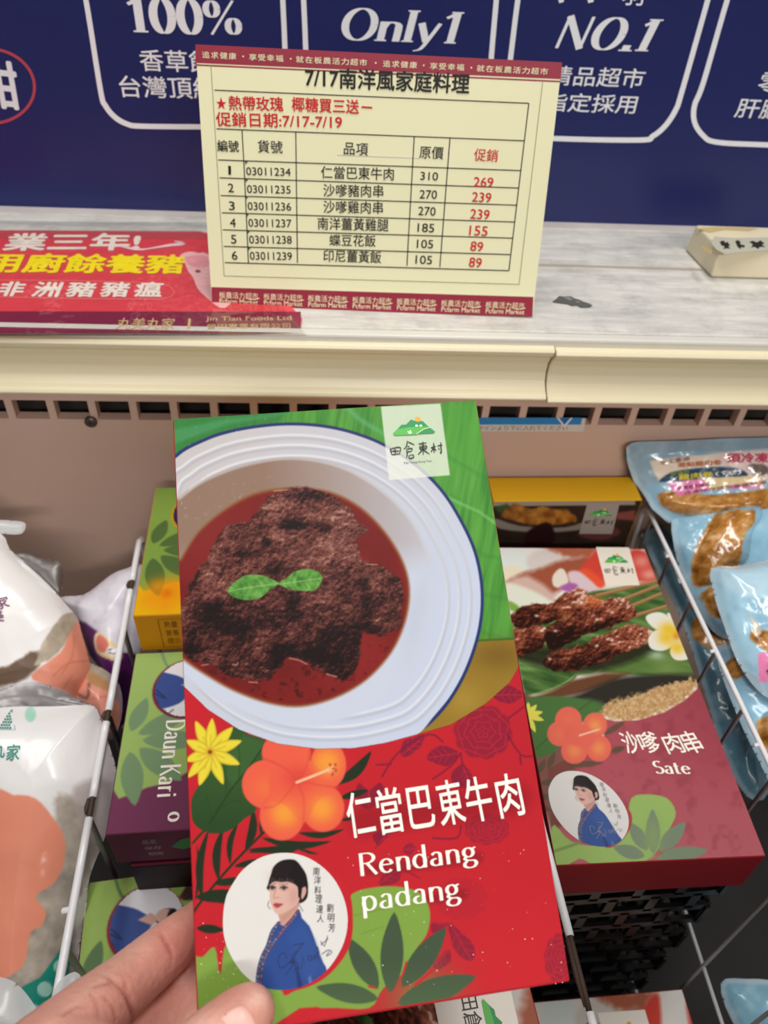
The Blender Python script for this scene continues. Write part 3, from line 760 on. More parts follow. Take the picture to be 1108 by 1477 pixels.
CIRC = pz((10, 590), (25, 450), (60, 350), (170, 190), (330, 85), (520, 55), (700, 100), (860, 220), (960, 380), (1005, 560), (985, 740), (910, 900), (800, 1030), (650, 1120), (480, 1150), (310, 1120), (170, 1020), (70, 870), (20, 730))
def paint_portrait(x, y):
    P = Paint(x, y, 'ebe9e6')
    P.mix(fbm(x, y, 40, 3, 2) * 0.1, 'd8d6d4')
    jk = pz((275, 1095), (285, 980), (310, 880), (350, 800), (372, 730), (400, 660), (455, 612), (500, 640), (612, 512), (640, 575), (700, 640), (740, 740), (770, 830), (810, 930), (840, 1000), (760, 1080), (640, 1140), (480, 1170), (350, 1150))
    hair = pz((372, 350), (372, 300), (392, 230), (412, 170), (462, 124), (530, 107), (592, 116), (640, 170), (668, 215), (680, 250), (690, 320), (686, 400), (662, 440), (622, 458), (604, 440), (560, 330))
    P.poly(hair, '1d1719', 0.6, 4)
    P.poly(pz((450, 530), (530, 490), (606, 440), (606, 515), (540, 600), (452, 725), (398, 775), (430, 690), (465, 610)), 'd7a596', 0.6, 3)
    P.poly(pz((470, 560), (600, 470), (600, 500), (520, 590), (470, 620)), 'c08c7e', 3, op=0.6)
    P.poly(pz((386, 300), (382, 380), (388, 450), (412, 512), (442, 543), (490, 537), (556, 500), (612, 452), (622, 380), (606, 310), (540, 280), (450, 270)), 'e2b7aa', 0.6, 4)
    P.blob(pz((575, 400))[0], 8, 14, 'c9988c', 0.6); P.blob(pz((430, 250))[0], 14, 10, 'd0a398', 0.3)
    P.poly(pz((638, 345), (668, 326), (674, 372), (645, 425), (634, 400)), 'd9a798', 0.7, 3)
    P.poly(pz((372, 355), (374, 300), (400, 220), (470, 160), (560, 170), (610, 240), (640, 330), (632, 400), (612, 410), (606, 330), (560, 296), (520, 286), (480, 290), (430, 284), (388, 304)), '1d1719', 0.6, 3)
    for k in range(7): P.line(pz((470 + 16 * k, 130 + 4 * k), (425 + 17 * k, 220), (395 + 22 * k, 300)), 0.5, '45383a', 0.6, op=0.5)
    for k in range(9): P.line(pz((404 + 20 * k, 256 + (k % 3) * 8), (400 + 21 * k, 296 + k)), 0.8, 'b98f84', 0.6, op=.55)
    P.line(pz((372, 360), (384, 300), (400, 250)), 0.8, '4a3a3a', .6, op=.5)
    P.line(pz((376, 440), (370, 478), (390, 505)), 0.8, '3a2c2c', 0.5, 4); P.line(pz((610, 460), (630, 490), (648, 520)), 0.8, '3a2c2c', 0.5, 4)
    for ex, ey, w_ in ((405, 331, 26), (497, 333, 32)):
        P.line(pz((ex - w_, ey + 3), (ex - 4, ey - 12), (ex + w_, ey + 2)), 1.3, '2a1c1c', 0.5, 3); P.blob(pz((ex, ey + 4))[0], 3.2, 2.6, '1c1212', 1.0)
        P.line(pz((ex - w_ - 4, ey - 22), (ex + w_, ey - 28)), 0.8, '5a4440', 0.7, op=0.6)
    P.line(pz((432, 345), (415, 405), (428, 416), (458, 412)), 1.0, 'b47f74', 0.8, 3, op=0.8)
    P.poly(pz((412, 464), (440, 455), (458, 460), (490, 463), (462, 488), (440, 496), (420, 484)), 'b8474c', 0.6, 3); P.line(pz((414, 468), (488, 466)), 0.6, '86303a', 0.5)
    P.poly(jk, '2f4f96', 0.6, 2)
    P.poly(pz((520, 700), (640, 600), (740, 760), (800, 960), (700, 1100), (620, 1000)), '38589f', 5, op=0.6)
    P.poly(pz((590, 960), (612, 1000), (650, 1130), (610, 1140), (600, 1050)), '1c3168', 2, op=0.8); P.poly(pz((690, 1060), (705, 1030), (722, 1080), (700, 1120)), '6f86c4', 1, op=0.7)
    for pts in (((611, 520), (560, 590), (500, 655), (440, 735), (395, 800), (352, 880), (325, 960), (310, 1110)), ((455, 615), (405, 690), (378, 780), (330, 870), (296, 980), (285, 1090))):
        L = catmull(pz(*pts), 6, False); P.line(L, 5.0, '434a78', 0.6)
        for k in range(1, len(L), 2): P.blob(L[k], 1.4, 1.4, ('b0506a', 'c9b7b0', '7fa0a8', 'd08a5a')[k // 2 % 4], 0.9)
    P.line(pz((455, 725), (520, 640), (590, 560)), 1.2, 'a9485c', 0.8)
    return P
SCR = [((520, 900), (500, 855), (462, 870), (452, 930), (470, 975), (520, 950), (590, 870), (640, 790), (650, 780), (570, 790)), ((510, 1030), (560, 960), (590, 905), (545, 935), (600, 930), (615, 970), (580, 990)), ((600, 830), (560, 910), (630, 985), (640, 930)),
       ((640, 870), (660, 935)), ((690, 880), (715, 880), (718, 910), (695, 912), (690, 880)), ((740, 860), (735, 910), (770, 850), (780, 850), (760, 800), (770, 920)), ((790, 790), (850, 740)), ((845, 715), (820, 800), (790, 760)), ((800, 865), (850, 830), (880, 850), (835, 880), (860, 840))]

def circle_print(root, fr, xf=None, inv=None, text=True, step=0.00022, base=0.0, wash=0.0, lay=4):
    f = xf or (lambda p: p)
    C = catmull([f(p) for p in CIRC], 4)
    def pt(x, y):
        if inv is not None:
            q = np.array([inv((a, b)) for a, b in zip(x, y)]); x, y = q[:, 0], q[:, 1]
        P = paint_portrait(x, y)
        if wash: P.mix(np.full(len(x), wash), 'c9c6cc')
        return P.fin()
    pr = picture('portrait_roundel', root, fr, C, pt, step, m_photo, lay, base=base)
    a = Art(fr, xf, base=base)
    bl = ink('3a3a3c') if not wash else ink('8a8a8c')
    if text:
        for ch, x, y in (('南', 727, 234), ('洋', 735, 304), ('料', 738, 384), ('理', 745, 454), ('達', 753, 534), ('人', 760, 609), ('劉', 836, 526), ('明', 843, 604), ('芳', 850, 684)):
            a.text(ch, pz((x, y))[0], pz((x + 53, y + 3))[0], 11.8, bl, lay + 1, bold=0.008)
    for s_ in SCR: a.line(pz(*s_), 1.0, ink('23305a') if not wash else bl, lay + 1, smooth=3)
    a.build('portrait_lettering', pr)

def logo_print(root, fr, xf, lay=4, base=0.0, small=False, panel='e6ead8'):
    """hills, sun and brush lettering, drawn in the large box's pixels"""
    z = Z(540, 570, .1444); a = Art(fr, xf, base=base)
    if panel: a.poly(z((66, 116), (660, 86), (755, 800), (148, 850)), ink(panel), lay)
    a.poly(ellipse(z((434, 245))[0], 4.2, 3.8, 16), ink('f0a63a'), lay + 1)
    a.poly(z((190, 385), (245, 330), (270, 300), (318, 298), (365, 248), (400, 262), (430, 270), (480, 262), (530, 310), (606, 368), (590, 385), (200, 405)), ink('229150'), lay + 2)
    a.poly(z((185, 388), (240, 345), (330, 328), (420, 322), (520, 318), (555, 326), (470, 370), (420, 398), (205, 407)), ink('55b54a'), lay + 3)
    a.line(z((420, 395), (480, 350), (560, 328)), 1.0, ink('d8e6c8'), lay + 4)
    for c_ in ((420, 312), (462, 312)): a.poly(ellipse(z(c_)[0], 2.2, 1.6, 10), ink('eef2e6'), lay + 4)
    a.poly(z((328, 358), (345, 375), (358, 352), (374, 385), (350, 396), (334, 385)), ink('eef2e6'), lay + 4)
    em = a.build('logo_emblem', root)
    k = ink('2a2724')
    def br(*strokes):
        for s_ in strokes: a.line(z(*s_), 1.5, k, lay + 2, smooth=3, taper=[0.7, 1.2, 0.9, 0.6])
    br(((158, 535), (172, 595)), ((165, 540), (258, 525), (250, 595)), ((172, 598), (252, 590)), ((205, 540), (210, 592)), ((170, 566), (252, 560)))
    br(((330, 460), (318, 520), (292, 540)), ((335, 470), (400, 500)), ((330, 515), (350, 520)), ((318, 545), (375, 535), (370, 565)), ((322, 550), (328, 600), (320, 630)), ((325, 570), (370, 565)), ((345, 605), (350, 635), (390, 625), (385, 600), (350, 606)))
    br(((440, 492), (520, 480)), ((452, 515), (460, 545), (515, 540), (518, 508), (455, 515)), ((458, 530), (515, 524)), ((484, 468), (488, 600)), ((480, 550), (435, 598)), ((490, 552), (550, 592)))
    br(((562, 530), (615, 515)), ((592, 480), (596, 580)), ((590, 530), (565, 572)), ((598, 535), (618, 560)), ((630, 512), (680, 500)), ((662, 475), (668, 580), (655, 572)), ((640, 535), (650, 548)))
    if not small: a.text('Tian Tsang Dong Tsun', z((293, 695))[0], z((575, 672))[0], 3.4, ink('4a4a44'), lay + 2)
    a.build('logo_lettering', em)

# ------------------------------------------------------------------ the large red box held in front
H_P = [Vector(p) for p in ((-0.0480, 0.2450, -0.1820), (0.0670, 0.2520, -0.1800), (0.0790, 0.0760, -0.2780), (-0.0350, 0.0690, -0.2800))]
fr_h = Frame(CAM + H_P[3], H_P[2] - H_P[3], H_P[0] - H_P[3])
HQ = [(249, 604), (687, 576), (823, 1416), (286, 1503)]
hero = carton('food_box', 'large red boxed meal with a bowl of dark stewed beef, held up in front', fr_h, [fr_h.uv(p) for p in HQ], 0.030, 'b3202c', 'boxed ready meals')
fz = Z(240, 570, .4513)
PLATE = [(253, 656), (294, 633), (330, 621), (375, 613), (420, 610), (466, 613), (511, 623), (556, 641), (601, 670), (637, 705), (664, 746), (687, 796), (697, 850), (694, 904), (678, 958), (655, 1003), (628, 1037), (601, 1057), (556, 1071), (511, 1079), (457, 1080), (400, 1073), (345, 1053), (300, 1024), (262, 988), (240, 960), (225, 900), (225, 700)]
m5 = Z(250, 680, .3159)
def paint_dish(x, y):
    P = Paint(x, y, '4a9138')
    n = fbm(x * 0.3 + y * 0.05, y * 2.2, 30, 4, 1)
    # banana leaf: stripes along its veins
    st = fbm(x * 1.6 + (y - 700) * 0.25, y * 0.12, 9, 3, 4)
    P.mix((st - 0.35) * 1.3, '69b24a'); P.mix((0.45 - st) * 1.6, '2f7430')
    P.poly([(240, 590), (420, 590), (400, 612), (330, 622), (250, 660)], '2c7a3c', 4, op=0.75)
    P.poly([(250, 620), (330, 604), (420, 596), (330, 612), (252, 640)], '4f9e6a', 3, op=0.6); P.line([(500, 588), (520, 606), (560, 630)], 6, '62b07a', 3, op=0.7)
    P.poly([(556, 590), (690, 575), (700, 660), (640, 690), (560, 640)], '58a63e', 8, op=0.5)
    for k in range(0, 9, 2): P.line([(640 + 5 * k, 655 + 30 * k), (700, 690 + 28 * k), (760, 690 + 30 * k)], 2.5, ('2f7a30', '7cc458')[k % 2], 4, op=0.4)
    P.line([(640, 715), (690, 738), (730, 765)], 3, '86cc78', 2.5, op=0.8)
    P.poly([(690, 925), (748, 920), (760, 960), (760, 1000), (600, 1100), (560, 1090)], '9a7a2c', 1.0)
    P.blob((720, 945), 40, 22, '7a5c20', 0.8); P.blob((670, 1010), 26, 22, 'b4943e', 0.6)
    P.line([(690, 924), (748, 921)], 2.5, '39651f', 1.2)
    # plate
    P.poly(PLATE, '27356e', 1.0, 5, grow=0.5)
    xx = np.clip((x - 300) / 380, 0, 1); yy = np.clip((y - 640) / 420, 0, 1); t = np.clip(0.25 + 0.5 * xx + 0.55 * yy, 0, 1)
    rim = rgb('cbc0bb')[None] * (1 - t[:, None]) + rgb('ccd5ea')[None] * t[:, None]
    inner = [(p[0] + (450 - p[0]) * 0.016, p[1] + (850 - p[1]) * 0.016) for p in PLATE]
    P.poly(inner[:17] + [(601, 1060), (556, 1074), (511, 1083), (457, 1084), (400, 1077), (345, 1057), (300, 1028), (262, 992)] + inner[25:], rim, 0.9, 5)
    for f, wd in ((0.075, 3.0), (0.135, 3.5), (0.2, 3.0)):
        C = [(p[0] + (440 - p[0]) * f, p[1] + (845 - p[1]) * f) for p in PLATE]
        P.line(C, wd, 'e9ecf3', 1.8, 5, 0.85, True); C = [(a + 1.5, b + 4.5) for a, b in C]; P.line(C, 3, 'a9a9b8', 2.4, 5, 0.55, True)
    well = fz((0, 380), (43, 330), (120, 275), (250, 225), (400, 203), (550, 228), (680, 300), (780, 400), (838, 520), (850, 640), (825, 770), (760, 900), (640, 1000), (480, 1060), (320, 1040), (180, 980), (60, 900), (0, 800))
    tw = np.clip((x - 380) / 230, 0, 1) * 0.75 + np.clip((y - 780) / 180, 0, 1); tw = np.clip(tw, 0, 1)[:, None]
    P.poly(well, rgb('957868')[None] * (1 - tw) + rgb('cfd6e8')[None] * tw, 3.5, 5)
    P.line(well[1:9], 2, 'd9d2cf', 2, 5, 0.5)
    P.blob(fz((800, 700))[0], 16, 70, 'bcc4d8', 0.5, rot=0.2)
    P.mix(np.clip((fbm(x, y, 5, 2, 5) - 0.78) * 5, 0, 1) * (y < 760) * (np.abs(x - 330) < 70) * 0.5, 'd9b9ac')
    sauce = fz((30, 560), (48, 520), (100, 440), (180, 370), (280, 315), (400, 296), (520, 308), (620, 358), (700, 438), (756, 530), (778, 620), (765, 722), (720, 822), (640, 910), (540, 968), (430, 996), (330, 986), (230, 952), (150, 910), (60, 850), (20, 800))
    P.poly(sauce, '8c4a22', 2.5, 5); P.poly([(p[0] + (425 - p[0]) * .02, p[1] + (860 - p[1]) * .022) for p in sauce], '7e1d1c', 2.2, 5)
    P.blob((520, 950), 60, 50, '8e2422', 0.8, within=sauce); P.blob((300, 770), 50, 60, '8a2a2a', 0.6, within=sauce); P.mix(np.clip((fbm(x, y, 8, 3, 8) - 0.6) * 6, 0, 1) * (sdist(sauce, x, y) < -6) * (y > 930) * .8, '45100f'); P.mix((sdist(sauce, x, y) < -3) * np.clip((fbm(x, y, 40, 2, 18) - .4) * 2, 0, 1) * .5, '5e1414')
    meat = m5((30, 640), (60, 560), (100, 470), (150, 400), (215, 280), (245, 240), (310, 236), (360, 215), (430, 115), (480, 88), (580, 72), (700, 100), (800, 165), (850, 240), (880, 270), (840, 330), (885, 420), (950, 430), (1030, 490), (1050, 570), (1030, 650), (1040, 700), (960, 750), (860, 740), (850, 860), (790, 950), (700, 920), (590, 870), (520, 850), (450, 940), (380, 950), (230, 925), (180, 880), (90, 860), (40, 800))
    def hf(dx, dy): return 0.55 * fbm(x + dx, y + dy, 24, 3, 11) + 0.25 * fbm(x + dx, y + dy, 9, 3, 12) + 0.2 * fbm(x + dx, y + dy, 4.5, 2, 14)
    hz = hf(0, 0); hx_ = hf(-.7, -1.6)
    lum = 0.44 + (hz - hx_) * 2.7 + (hz - 0.5) * 0.9 + (fbm(x, y, 2.4, 2, 13) - 0.5) * 0.34 + np.clip((860 - y) / 900, -.12, .12)
    for c_, rx, ry, o_ in (((600, 115), 130, 30, .4), ((560, 246), 95, 24, .5), ((690, 262), 34, 22, .4), ((318, 378), 46, 24, .5), ((432, 322), 26, 18, .35), ((185, 625), 75, 40, .5), ((280, 705), 110, 48, .5), ((545, 600), 34, 55, .4), ((770, 745), 95, 45, .4), ((690, 850), 130, 50, .42), ((480, 850), 45, 60, .4), ((90, 800), 40, 60, .35), ((460, 455), 60, 22, .3), ((880, 640), 26, 80, .35), ((1000, 500), 36, 24, .3), ((390, 200), 32, 30, .3), ((950, 700), 70, 30, .2)):
        c2 = m5(c_)[0]; lum -= o_ * np.exp(-(((x - c2[0]) / (rx * .3159)) ** 2 + ((y - c2[1]) / (ry * .3159)) ** 2))
    for c_, rx, ry, o_ in (((480, 150), 60, 30, .2), ((750, 210), 80, 40, .15), ((740, 340), 130, 60, .15), ((600, 400), 120, 60, .08), ((330, 440), 120, 50, .06), ((950, 690), 60, 20, .2), ((160, 560), 60, 30, .1), ((160, 740), 50, 40, .1), ((400, 760), 50, 60, .12), ((640, 700), 80, 50, .06)):
        c2 = m5(c_)[0]; lum += o_ * np.exp(-(((x - c2[0]) / (rx * .3159)) ** 2 + ((y - c2[1]) / (ry * .3159)) ** 2))
    lum = np.clip(lum, 0, 1); stops = np.array([0, .2, .38, .55, .75, 1.0]); cs = np.array([rgb(h) for h in ('150808', '2b1211', '4c2421', '6c3a33', '88544a', 'b48878')])
    mc = np.stack([np.interp(lum, stops, cs[:, k]) for k in range(3)], 1)
    P.poly(meat, mc, 1.6, 4, wob=5, ws=9)
    for s_ in (((530, 853), (575, 862), (610, 880)), ((345, 962), (385, 964)), ((700, 925), (745, 938)), ((882, 424), (930, 426)), ((130, 886), (160, 880)), ((460, 90), (520, 84)), ((270, 880), (290, 885), (295, 872))): P.line(m5(*s_), 1.2, 'd8b49a', 0.9, op=0.85)
    g1 = m5((248, 545), (275, 510), (330, 475), (400, 474), (450, 492), (482, 512), (440, 540), (400, 575), (340, 588), (280, 575)); g2 = m5((482, 510), (520, 485), (560, 455), (620, 446), (665, 462), (680, 495), (650, 540), (600, 546), (540, 540), (500, 525))
    for g, ax in ((g1, ((250, 548), (350, 530), (480, 512))), (g2, ((485, 515), (590, 500), (678, 488)))):
        P.poly(g, '5d9a3f', 0.8, 4)
        k = sdist(g, x, y) < 0; v = fbm(x, y, 7, 2, 21); P.mix(k * np.clip((v - .5) * 3, 0, 1) * .7, '83bd62'); P.mix(k * np.clip((.45 - v) * 4, 0, 1) * .7, '356a2c')
        A = np.array(m5(*ax)); d = A[-1] - A[0]; nn = np.array([-d[1], d[0]]) / np.linalg.norm(d)
        for f in np.linspace(.15, .9, 7):
            p0 = A[0] + d * f
            for sg in (-1, 1): P.line([tuple(p0), tuple(p0 + d * (.1 if g is g2 else -.1) + nn * sg * 12)], 0.7, '2f5f28', 0.6, op=0.6 if True else 0) if abs(sdist(g, np.array([p0[0]]), np.array([p0[1]]))[0]) > 0.5 else None
        P.line(m5(*ax), 1.0, '9fcb80', 0.7, 3, 0.9)
    # white logo panel printed half transparent
    P.poly(Z(540, 570, .1444)((66, 116), (660, 86), (755, 800), (148, 850)), 'eef0e6', 0.7, op=0.80)
    return P.fin()
dish = [(251, 605), (686, 577.5), (748, 962), (735, 985), (700, 1016), (650, 1046), (601, 1060), (556, 1072), (511, 1079.5), (457, 1080.5), (400, 1073), (345, 1053), (300, 1024), (266, 991)]
zA, zB, zC, z7 = Z(250, 1000, .2527), Z(480, 920, .2888), Z(440, 1180, .352), Z(260, 980, .5235)
def peony(P, c, rx, ry, op=1.0, seed=1):
    x, y = P.x, P.y; a = np.arctan2((y - c[1]) / ry, (x - c[0]) / rx); r = np.hypot((x - c[0]) / rx, (y - c[1]) / ry)
    edge = 0.92 + 0.09 * np.abs(np.sin(a * 5 + seed)); m = np.clip((edge - r) * 12, 0, 1)
    P.mix(m * 0.62 * op, '7d1a38')
    for k, (rr, n) in enumerate(((0.86, 7), (0.64, 7), (0.42, 6), (0.24, 5), (0.10, 3))):
        q = rr - 0.09 * np.abs(np.sin(a * n / 2 + seed + k)); P.mix(np.clip(1 - np.abs(r - q) * min(rx, ry) / 1.3, 0, 1) * m * 0.75 * op, 'd02a3c')
    for k in range(7):
        t = np.abs(((a - k * 0.9 - seed + np.pi) % (2 * np.pi)) - np.pi); P.mix(np.clip(1 - t * r * min(rx, ry) / 1.2, 0, 1) * m * (r > 0.45) * 0.5 * op, 'd02a3c')
def rose_leaf(P, pts, op=1.0):
    P.poly(pts, '74183a', 0.9, 3, op=0.7 * op, wob=1.5, ws=5)
    A = np.array(pts, float); p, q = A[0], A[len(A) // 2]; P.line([tuple(p), tuple(q)], 1.2, 'd02a3c', 0.7, op=0.8 * op); d = q - p; nn = np.array([-d[1], d[0]])
    for f in (.3, .5, .7):
        for sg in (-1, 1): P.line([tuple(p + d * f), tuple(p + d * (f + .18) + nn * sg * .22)], 0.9, 'd02a3c', 0.6, op=0.7 * op)
def paint_hero_low(x, y):
    P = Paint(x, y, 'c8222e'); P.mix(np.clip((y - 1250) / 220, 0, 1) * np.clip((x - 560) / 150, 0, 1) * .6, 'd8202c')
    P.mix(np.clip((x - 640) / 120, 0, 1) * np.clip((1240 - y) / 180, 0, 1) * .4, 'b52534')
    peony(P, zB((750, 470))[0], 44, 41, 1.0, 1); peony(P, zB((770, 955))[0], 34, 24, .75, 3); peony(P, zC((1045, 575))[0], 24, 38, .9, 4); peony(P, zC((640, 330))[0], 40, 32, .25, 2)
    for q in (((790, 285), (840, 245), (900, 243), (950, 285), (900, 325), (835, 318)), ((340, 590), (355, 520), (420, 492), (460, 488), (440, 540), (390, 585)), ((630, 575), (560, 540), (510, 550), (470, 600), (520, 630), (580, 640)), ((645, 630), (590, 680), (610, 740), (690, 745), (700, 700), (680, 660)), ((180, 760), (130, 720), (120, 800), (180, 860), (250, 780), (240, 720)), ((220, 1030), (200, 990), (260, 950), (330, 940), (280, 990), (240, 1030))):
        rose_leaf(P, zB(*q))
    for q in (((590, 425), (640, 470), (690, 520), (685, 588), (630, 560), (598, 500)), ((590, 540), (560, 560), (520, 610), (560, 615), (600, 580)), ((520, 430), (560, 428), (590, 430), (560, 460), (520, 470)), ((300, 275), (330, 225), (390, 200), (380, 260)), ((400, 130), (430, 100), (455, 125), (430, 150))):
        rose_leaf(P, zC(*q), .9)
    for q in (((870, 480), (940, 585), (1000, 590)), ((935, 590), (940, 630)), ((880, 400), (960, 340)), ((640, 575), (590, 640), (500, 705)), ((640, 580), (650, 640)), ((245, 695), (330, 570), (480, 482), (550, 520)), ((220, 635), (290, 630)), ((500, 1000), (620, 1000), (640, 940))):
        P.line(zB(*q), 2.6, '74183a', 0.9, 3, .75)
    P.line(zC((290, 120), (330, 30)), 2, '74183a', 0.9, op=.6); P.line(zC((380, 200), (470, 245)), 2, '74183a', .9, op=.6)
    # deep soft shadow printed behind the title
    for pts, wd in ((zB((150, 900), (420, 850), (640, 830), (900, 790)), 46), (zC((260, 200), (700, 150)), 18), (zC((270, 350), (640, 300)), 16)):
        P.mix(np.clip(1 - (ldist(pts, x - 2.5, y - 4) - wd * .2) / (wd * .55), 0, 1) * .42, '7a0f1c')
    # light green leaf ground
    P.poly(z7((20, 775), (60, 765), (95, 738), (110, 812), (128, 728), (180, 800), (300, 850), (400, 760), (452, 640), (475, 590), (540, 572), (610, 572), (665, 592), (688, 640), (680, 700), (650, 745), (640, 790), (560, 850), (520, 905), (400, 905), (300, 928), (200, 990), (20, 1000)), '84a847', .9, 4)
    for s_ in (((140, 850), (60, 940)), ((170, 830), (150, 900)), ((480, 650), (600, 620), (650, 590)), ((500, 700), (560, 680)), ((60, 900), (260, 870))): P.line(z7(*s_), 1.2, '6a8f3c', 1.0, 3, .8)
    P.poly(z7((330, 905), (378, 902), (450, 925), (430, 960), (200, 990)), 'cc1f2c', 1, op=1)
    P.mix(np.exp(-((x - 610) / 50) ** 2 - ((y - 1440) / 45) ** 2) * .7, '74984c')
    for s_ in (((348, 715), (366, 384), 94), ((298, 700), (178, 492), 84), ((398, 690), (578, 448), 92), ((300, 740), (46, 692), 78), ((380, 760), (700, 648), 104)):
        sp = spindle(*zC(s_[0], s_[1]), s_[2] * .352); P.poly(sp, '43563f', .9, 2)
        P.mix((sdist(sp, x, y) < 0) * np.clip((y - 1385) / 70, 0, 1) * .45, '5f7a4a')
    for s_ in (((400, 642), (416, 590), 5), ((452, 684), (520, 626), 6), ((262, 690), (288, 696), 5)): P.line(zC(s_[0], s_[1]), s_[2] * .6, 'cf2230', .6)
    # fern frond
    fg = '22301e'
    P.line(zA((530, 780), (380, 930), (250, 1075), (150, 1200), (110, 1260)), 3.4, fg, .8, 4)
    for a_, b_, wd, bd in (((165, 1180), (202, 780), 56, -8), ((258, 1065), (285, 770), 60, -6), ((325, 975), (372, 735), 44, -6), ((412, 895), (455, 655), 62, 5), ((500, 810), (505, 680), 26, 0), ((505, 825), (900, 845), 58, 8), ((428, 908), (830, 918), 46, -6), ((350, 988), (520, 950), 46, 0), ((240, 1078), (430, 1062), 48, 0), ((185, 1168), (350, 1150), 46, 0), ((125, 1185), (135, 870), 26, 4),
                           ((715, 795), (975, 775), 46, 6), ((925, 520), (1130, 330), 78, 6), ((950, 600), (1115, 552), 52, 0), ((960, 725), (1035, 710), 26, 0)):
        P.poly(spindle(*zA(a_, b_), wd * .2527 * 0.8, bd), fg, .8, 2)
    for a_, b_, wd in (((-60, 300), (150, 278), 60), ((-60, 440), (120, 400), 70), ((210, 30), (600, 40), 50)): P.poly(spindle(*pz(a_, b_), wd * .1805), fg, .8, 2)
    for a_, b_, wd in (((42, 600), (180, 592), 38), ((45, 685), (122, 690), 26)): P.poly(spindle(*z7(a_, b_), wd * .5), fg, .8, 2)
    # broad dark leaf
    bl = zA((330, 195), (430, 235), (525, 275), (512, 400), (478, 650), (410, 712), (310, 788), (205, 797), (120, 745), (102, 650), (112, 585), (160, 505), (250, 380))
    P.line(zA((205, 760), (150, 810), (112, 855)), 3.2, '2a3a20', .8); P.poly(bl, '34562b', .9, 4)
    P.mix((sdist(catmull(bl, 4), x, y) < 0) * np.clip((y - 1130) / 60, 0, 1) * .6, '243f1f'); P.poly(zA((520, 275), (500, 330), (340, 530), (300, 470), (330, 330), (400, 240)), '3f6633', 3, op=.7)
    P.line(zA((510, 310), (420, 440), (330, 550), (205, 745)), 1.6, '1f3a1a', .8, 4)
    for s_ in (((375, 490), (380, 380), (372, 290)), ((300, 590), (305, 510), (290, 440)), ((215, 720), (205, 640), (190, 590)), ((250, 665), (330, 620), (380, 610))): P.line(zA(*s_), .9, '24421e', .7, 3)
    # yellow flower
    c0 = zA((210, 335))[0]
    for tx, ty, wd in ((128, 160, 66), (222, 145, 62), (338, 195, 66), (388, 272, 64), (378, 405, 66), (285, 518, 62), (150, 525, 68), (85, 480, 62), (70, 385, 60), (75, 270, 64)):
        tp = zA((tx, ty))[0]; sp = spindle(c0, tp, wd * .2527); P.poly(sp, 'cdb42c', .8, 2, grow=.4); P.poly(spindle(c0, tp, wd * .2), 'ecd83e', 1.2, 2); P.line([c0, ((c0[0] + tp[0]) / 2, (c0[1] + tp[1]) / 2)], 1.0, 'c29a22', 1.2, op=.7)
    P.blob(c0, 6, 6, 'd98a2a', .7); P.blob(c0, 2.6, 2.6, '5a2415', 1.0)
    # hibiscus
    for c_, rx, ry, oc, oo in (((645, 340), 140, 120, (760, 470), .0), ((885, 410), 102, 135, (880, 390), .9), ((530, 520), 138, 140, (520, 540), .25), ((855, 655), 122, 136, (845, 660), .9), ((620, 700), 128, 140, (630, 680), .9)):
        e_ = ellipse(zA(c_)[0], rx * .2527, ry * .2527, 40); P.poly(e_, 'ee6148', .9); k = sdist(e_, x, y) < 0
        o2 = zA(oc)[0]; P.mix(k * np.exp(-((x - o2[0]) / 17) ** 2 - ((y - o2[1]) / 17) ** 2) * oo, 'f6a03c')
        P.mix(k * np.clip((sdist(e_, x, y) + 3) / 3, 0, 1) * .35, 'd84a48')
    P.poly(zA((560, 420), (640, 360), (760, 370), (860, 470), (900, 560), (820, 620), (745, 740), (640, 640), (560, 600)), 'ee6148', 1.5, 4)
    for q in (((705, 500), (745, 600), (742, 745)), ((705, 500), (600, 630), (520, 655)), ((705, 500), (640, 430), (515, 370)), ((705, 500), (760, 420), (775, 330)), ((705, 500), (820, 520), (935, 540))): P.line(zA(*q), 2.2, 'd94a42', 1.6, 3, .8)
    for oc in ((870, 400), (845, 650), (640, 690)): P.blob(zA(oc)[0], 19, 19, 'f6a03c', .75)
    P.blob(zA((705, 480))[0], 20, 18, 'e0453c', .75)
    P.line(zA((705, 508), (790, 475), (880, 438)), 4.2, 'f7b48a', .8); P.line(zA((705, 510), (870, 445)), 1.2, 'fad2b0', .7)
    for c_ in ((895, 408), (925, 408), (915, 435), (928, 440), (908, 462)): P.line([zA((875, 440))[0], zA(c_)[0]], 1.2, 'f3c29a', .6); P.blob(zA(c_)[0], 1.8, 2.2, 'b5362c', .95)
    # red rim under the portrait
    P.poly(pz((560, 55), (800, 140), (1000, 330), (1047, 560), (1022, 800), (900, 985), (760, 1095), (590, 1155), (480, 1152), (500, 600)), 'cb2330', .9, 4)
    return P.fin()
low = [(266, 990), (300, 1023), (345, 1052), (400, 1072), (457, 1079.5), (511, 1078.5), (556, 1071), (601, 1059), (650, 1045), (700, 1015), (735, 984), (748, 961), (821, 1411), (288, 1499)]
picture('dish_picture', hero, fr_h, dish, paint_dish, 0.00027, m_photo, 1)
picture('flower_print', hero, fr_h, low, paint_hero_low, 0.00024, m_photo, 1)
logo_print(hero, fr_h, None, 2, panel=None)
circle_print(hero, fr_h, lay=2)
white = ink('f6efe6')
a = Art(fr_h)
for ch, bl, br, h in (('仁', (88, 1002), (218, 978), 222), ('當', (240, 985), (362, 963), 225), ('巴', (392, 957), (516, 937), 205), ('東', (546, 942), (668, 918), 222), ('牛', (686, 926), (810, 902), 222), ('肉', (842, 903), (962, 880), 215)):
    a.text(ch, zB(bl)[0], zB(br)[0], h * .2888, white, 3, bold=0.012)
a.nib('Rendang', zC((224, 238))[0], zC((706, 172))[0], 92 * .352, white, 3, .125, .05, gap=.1)
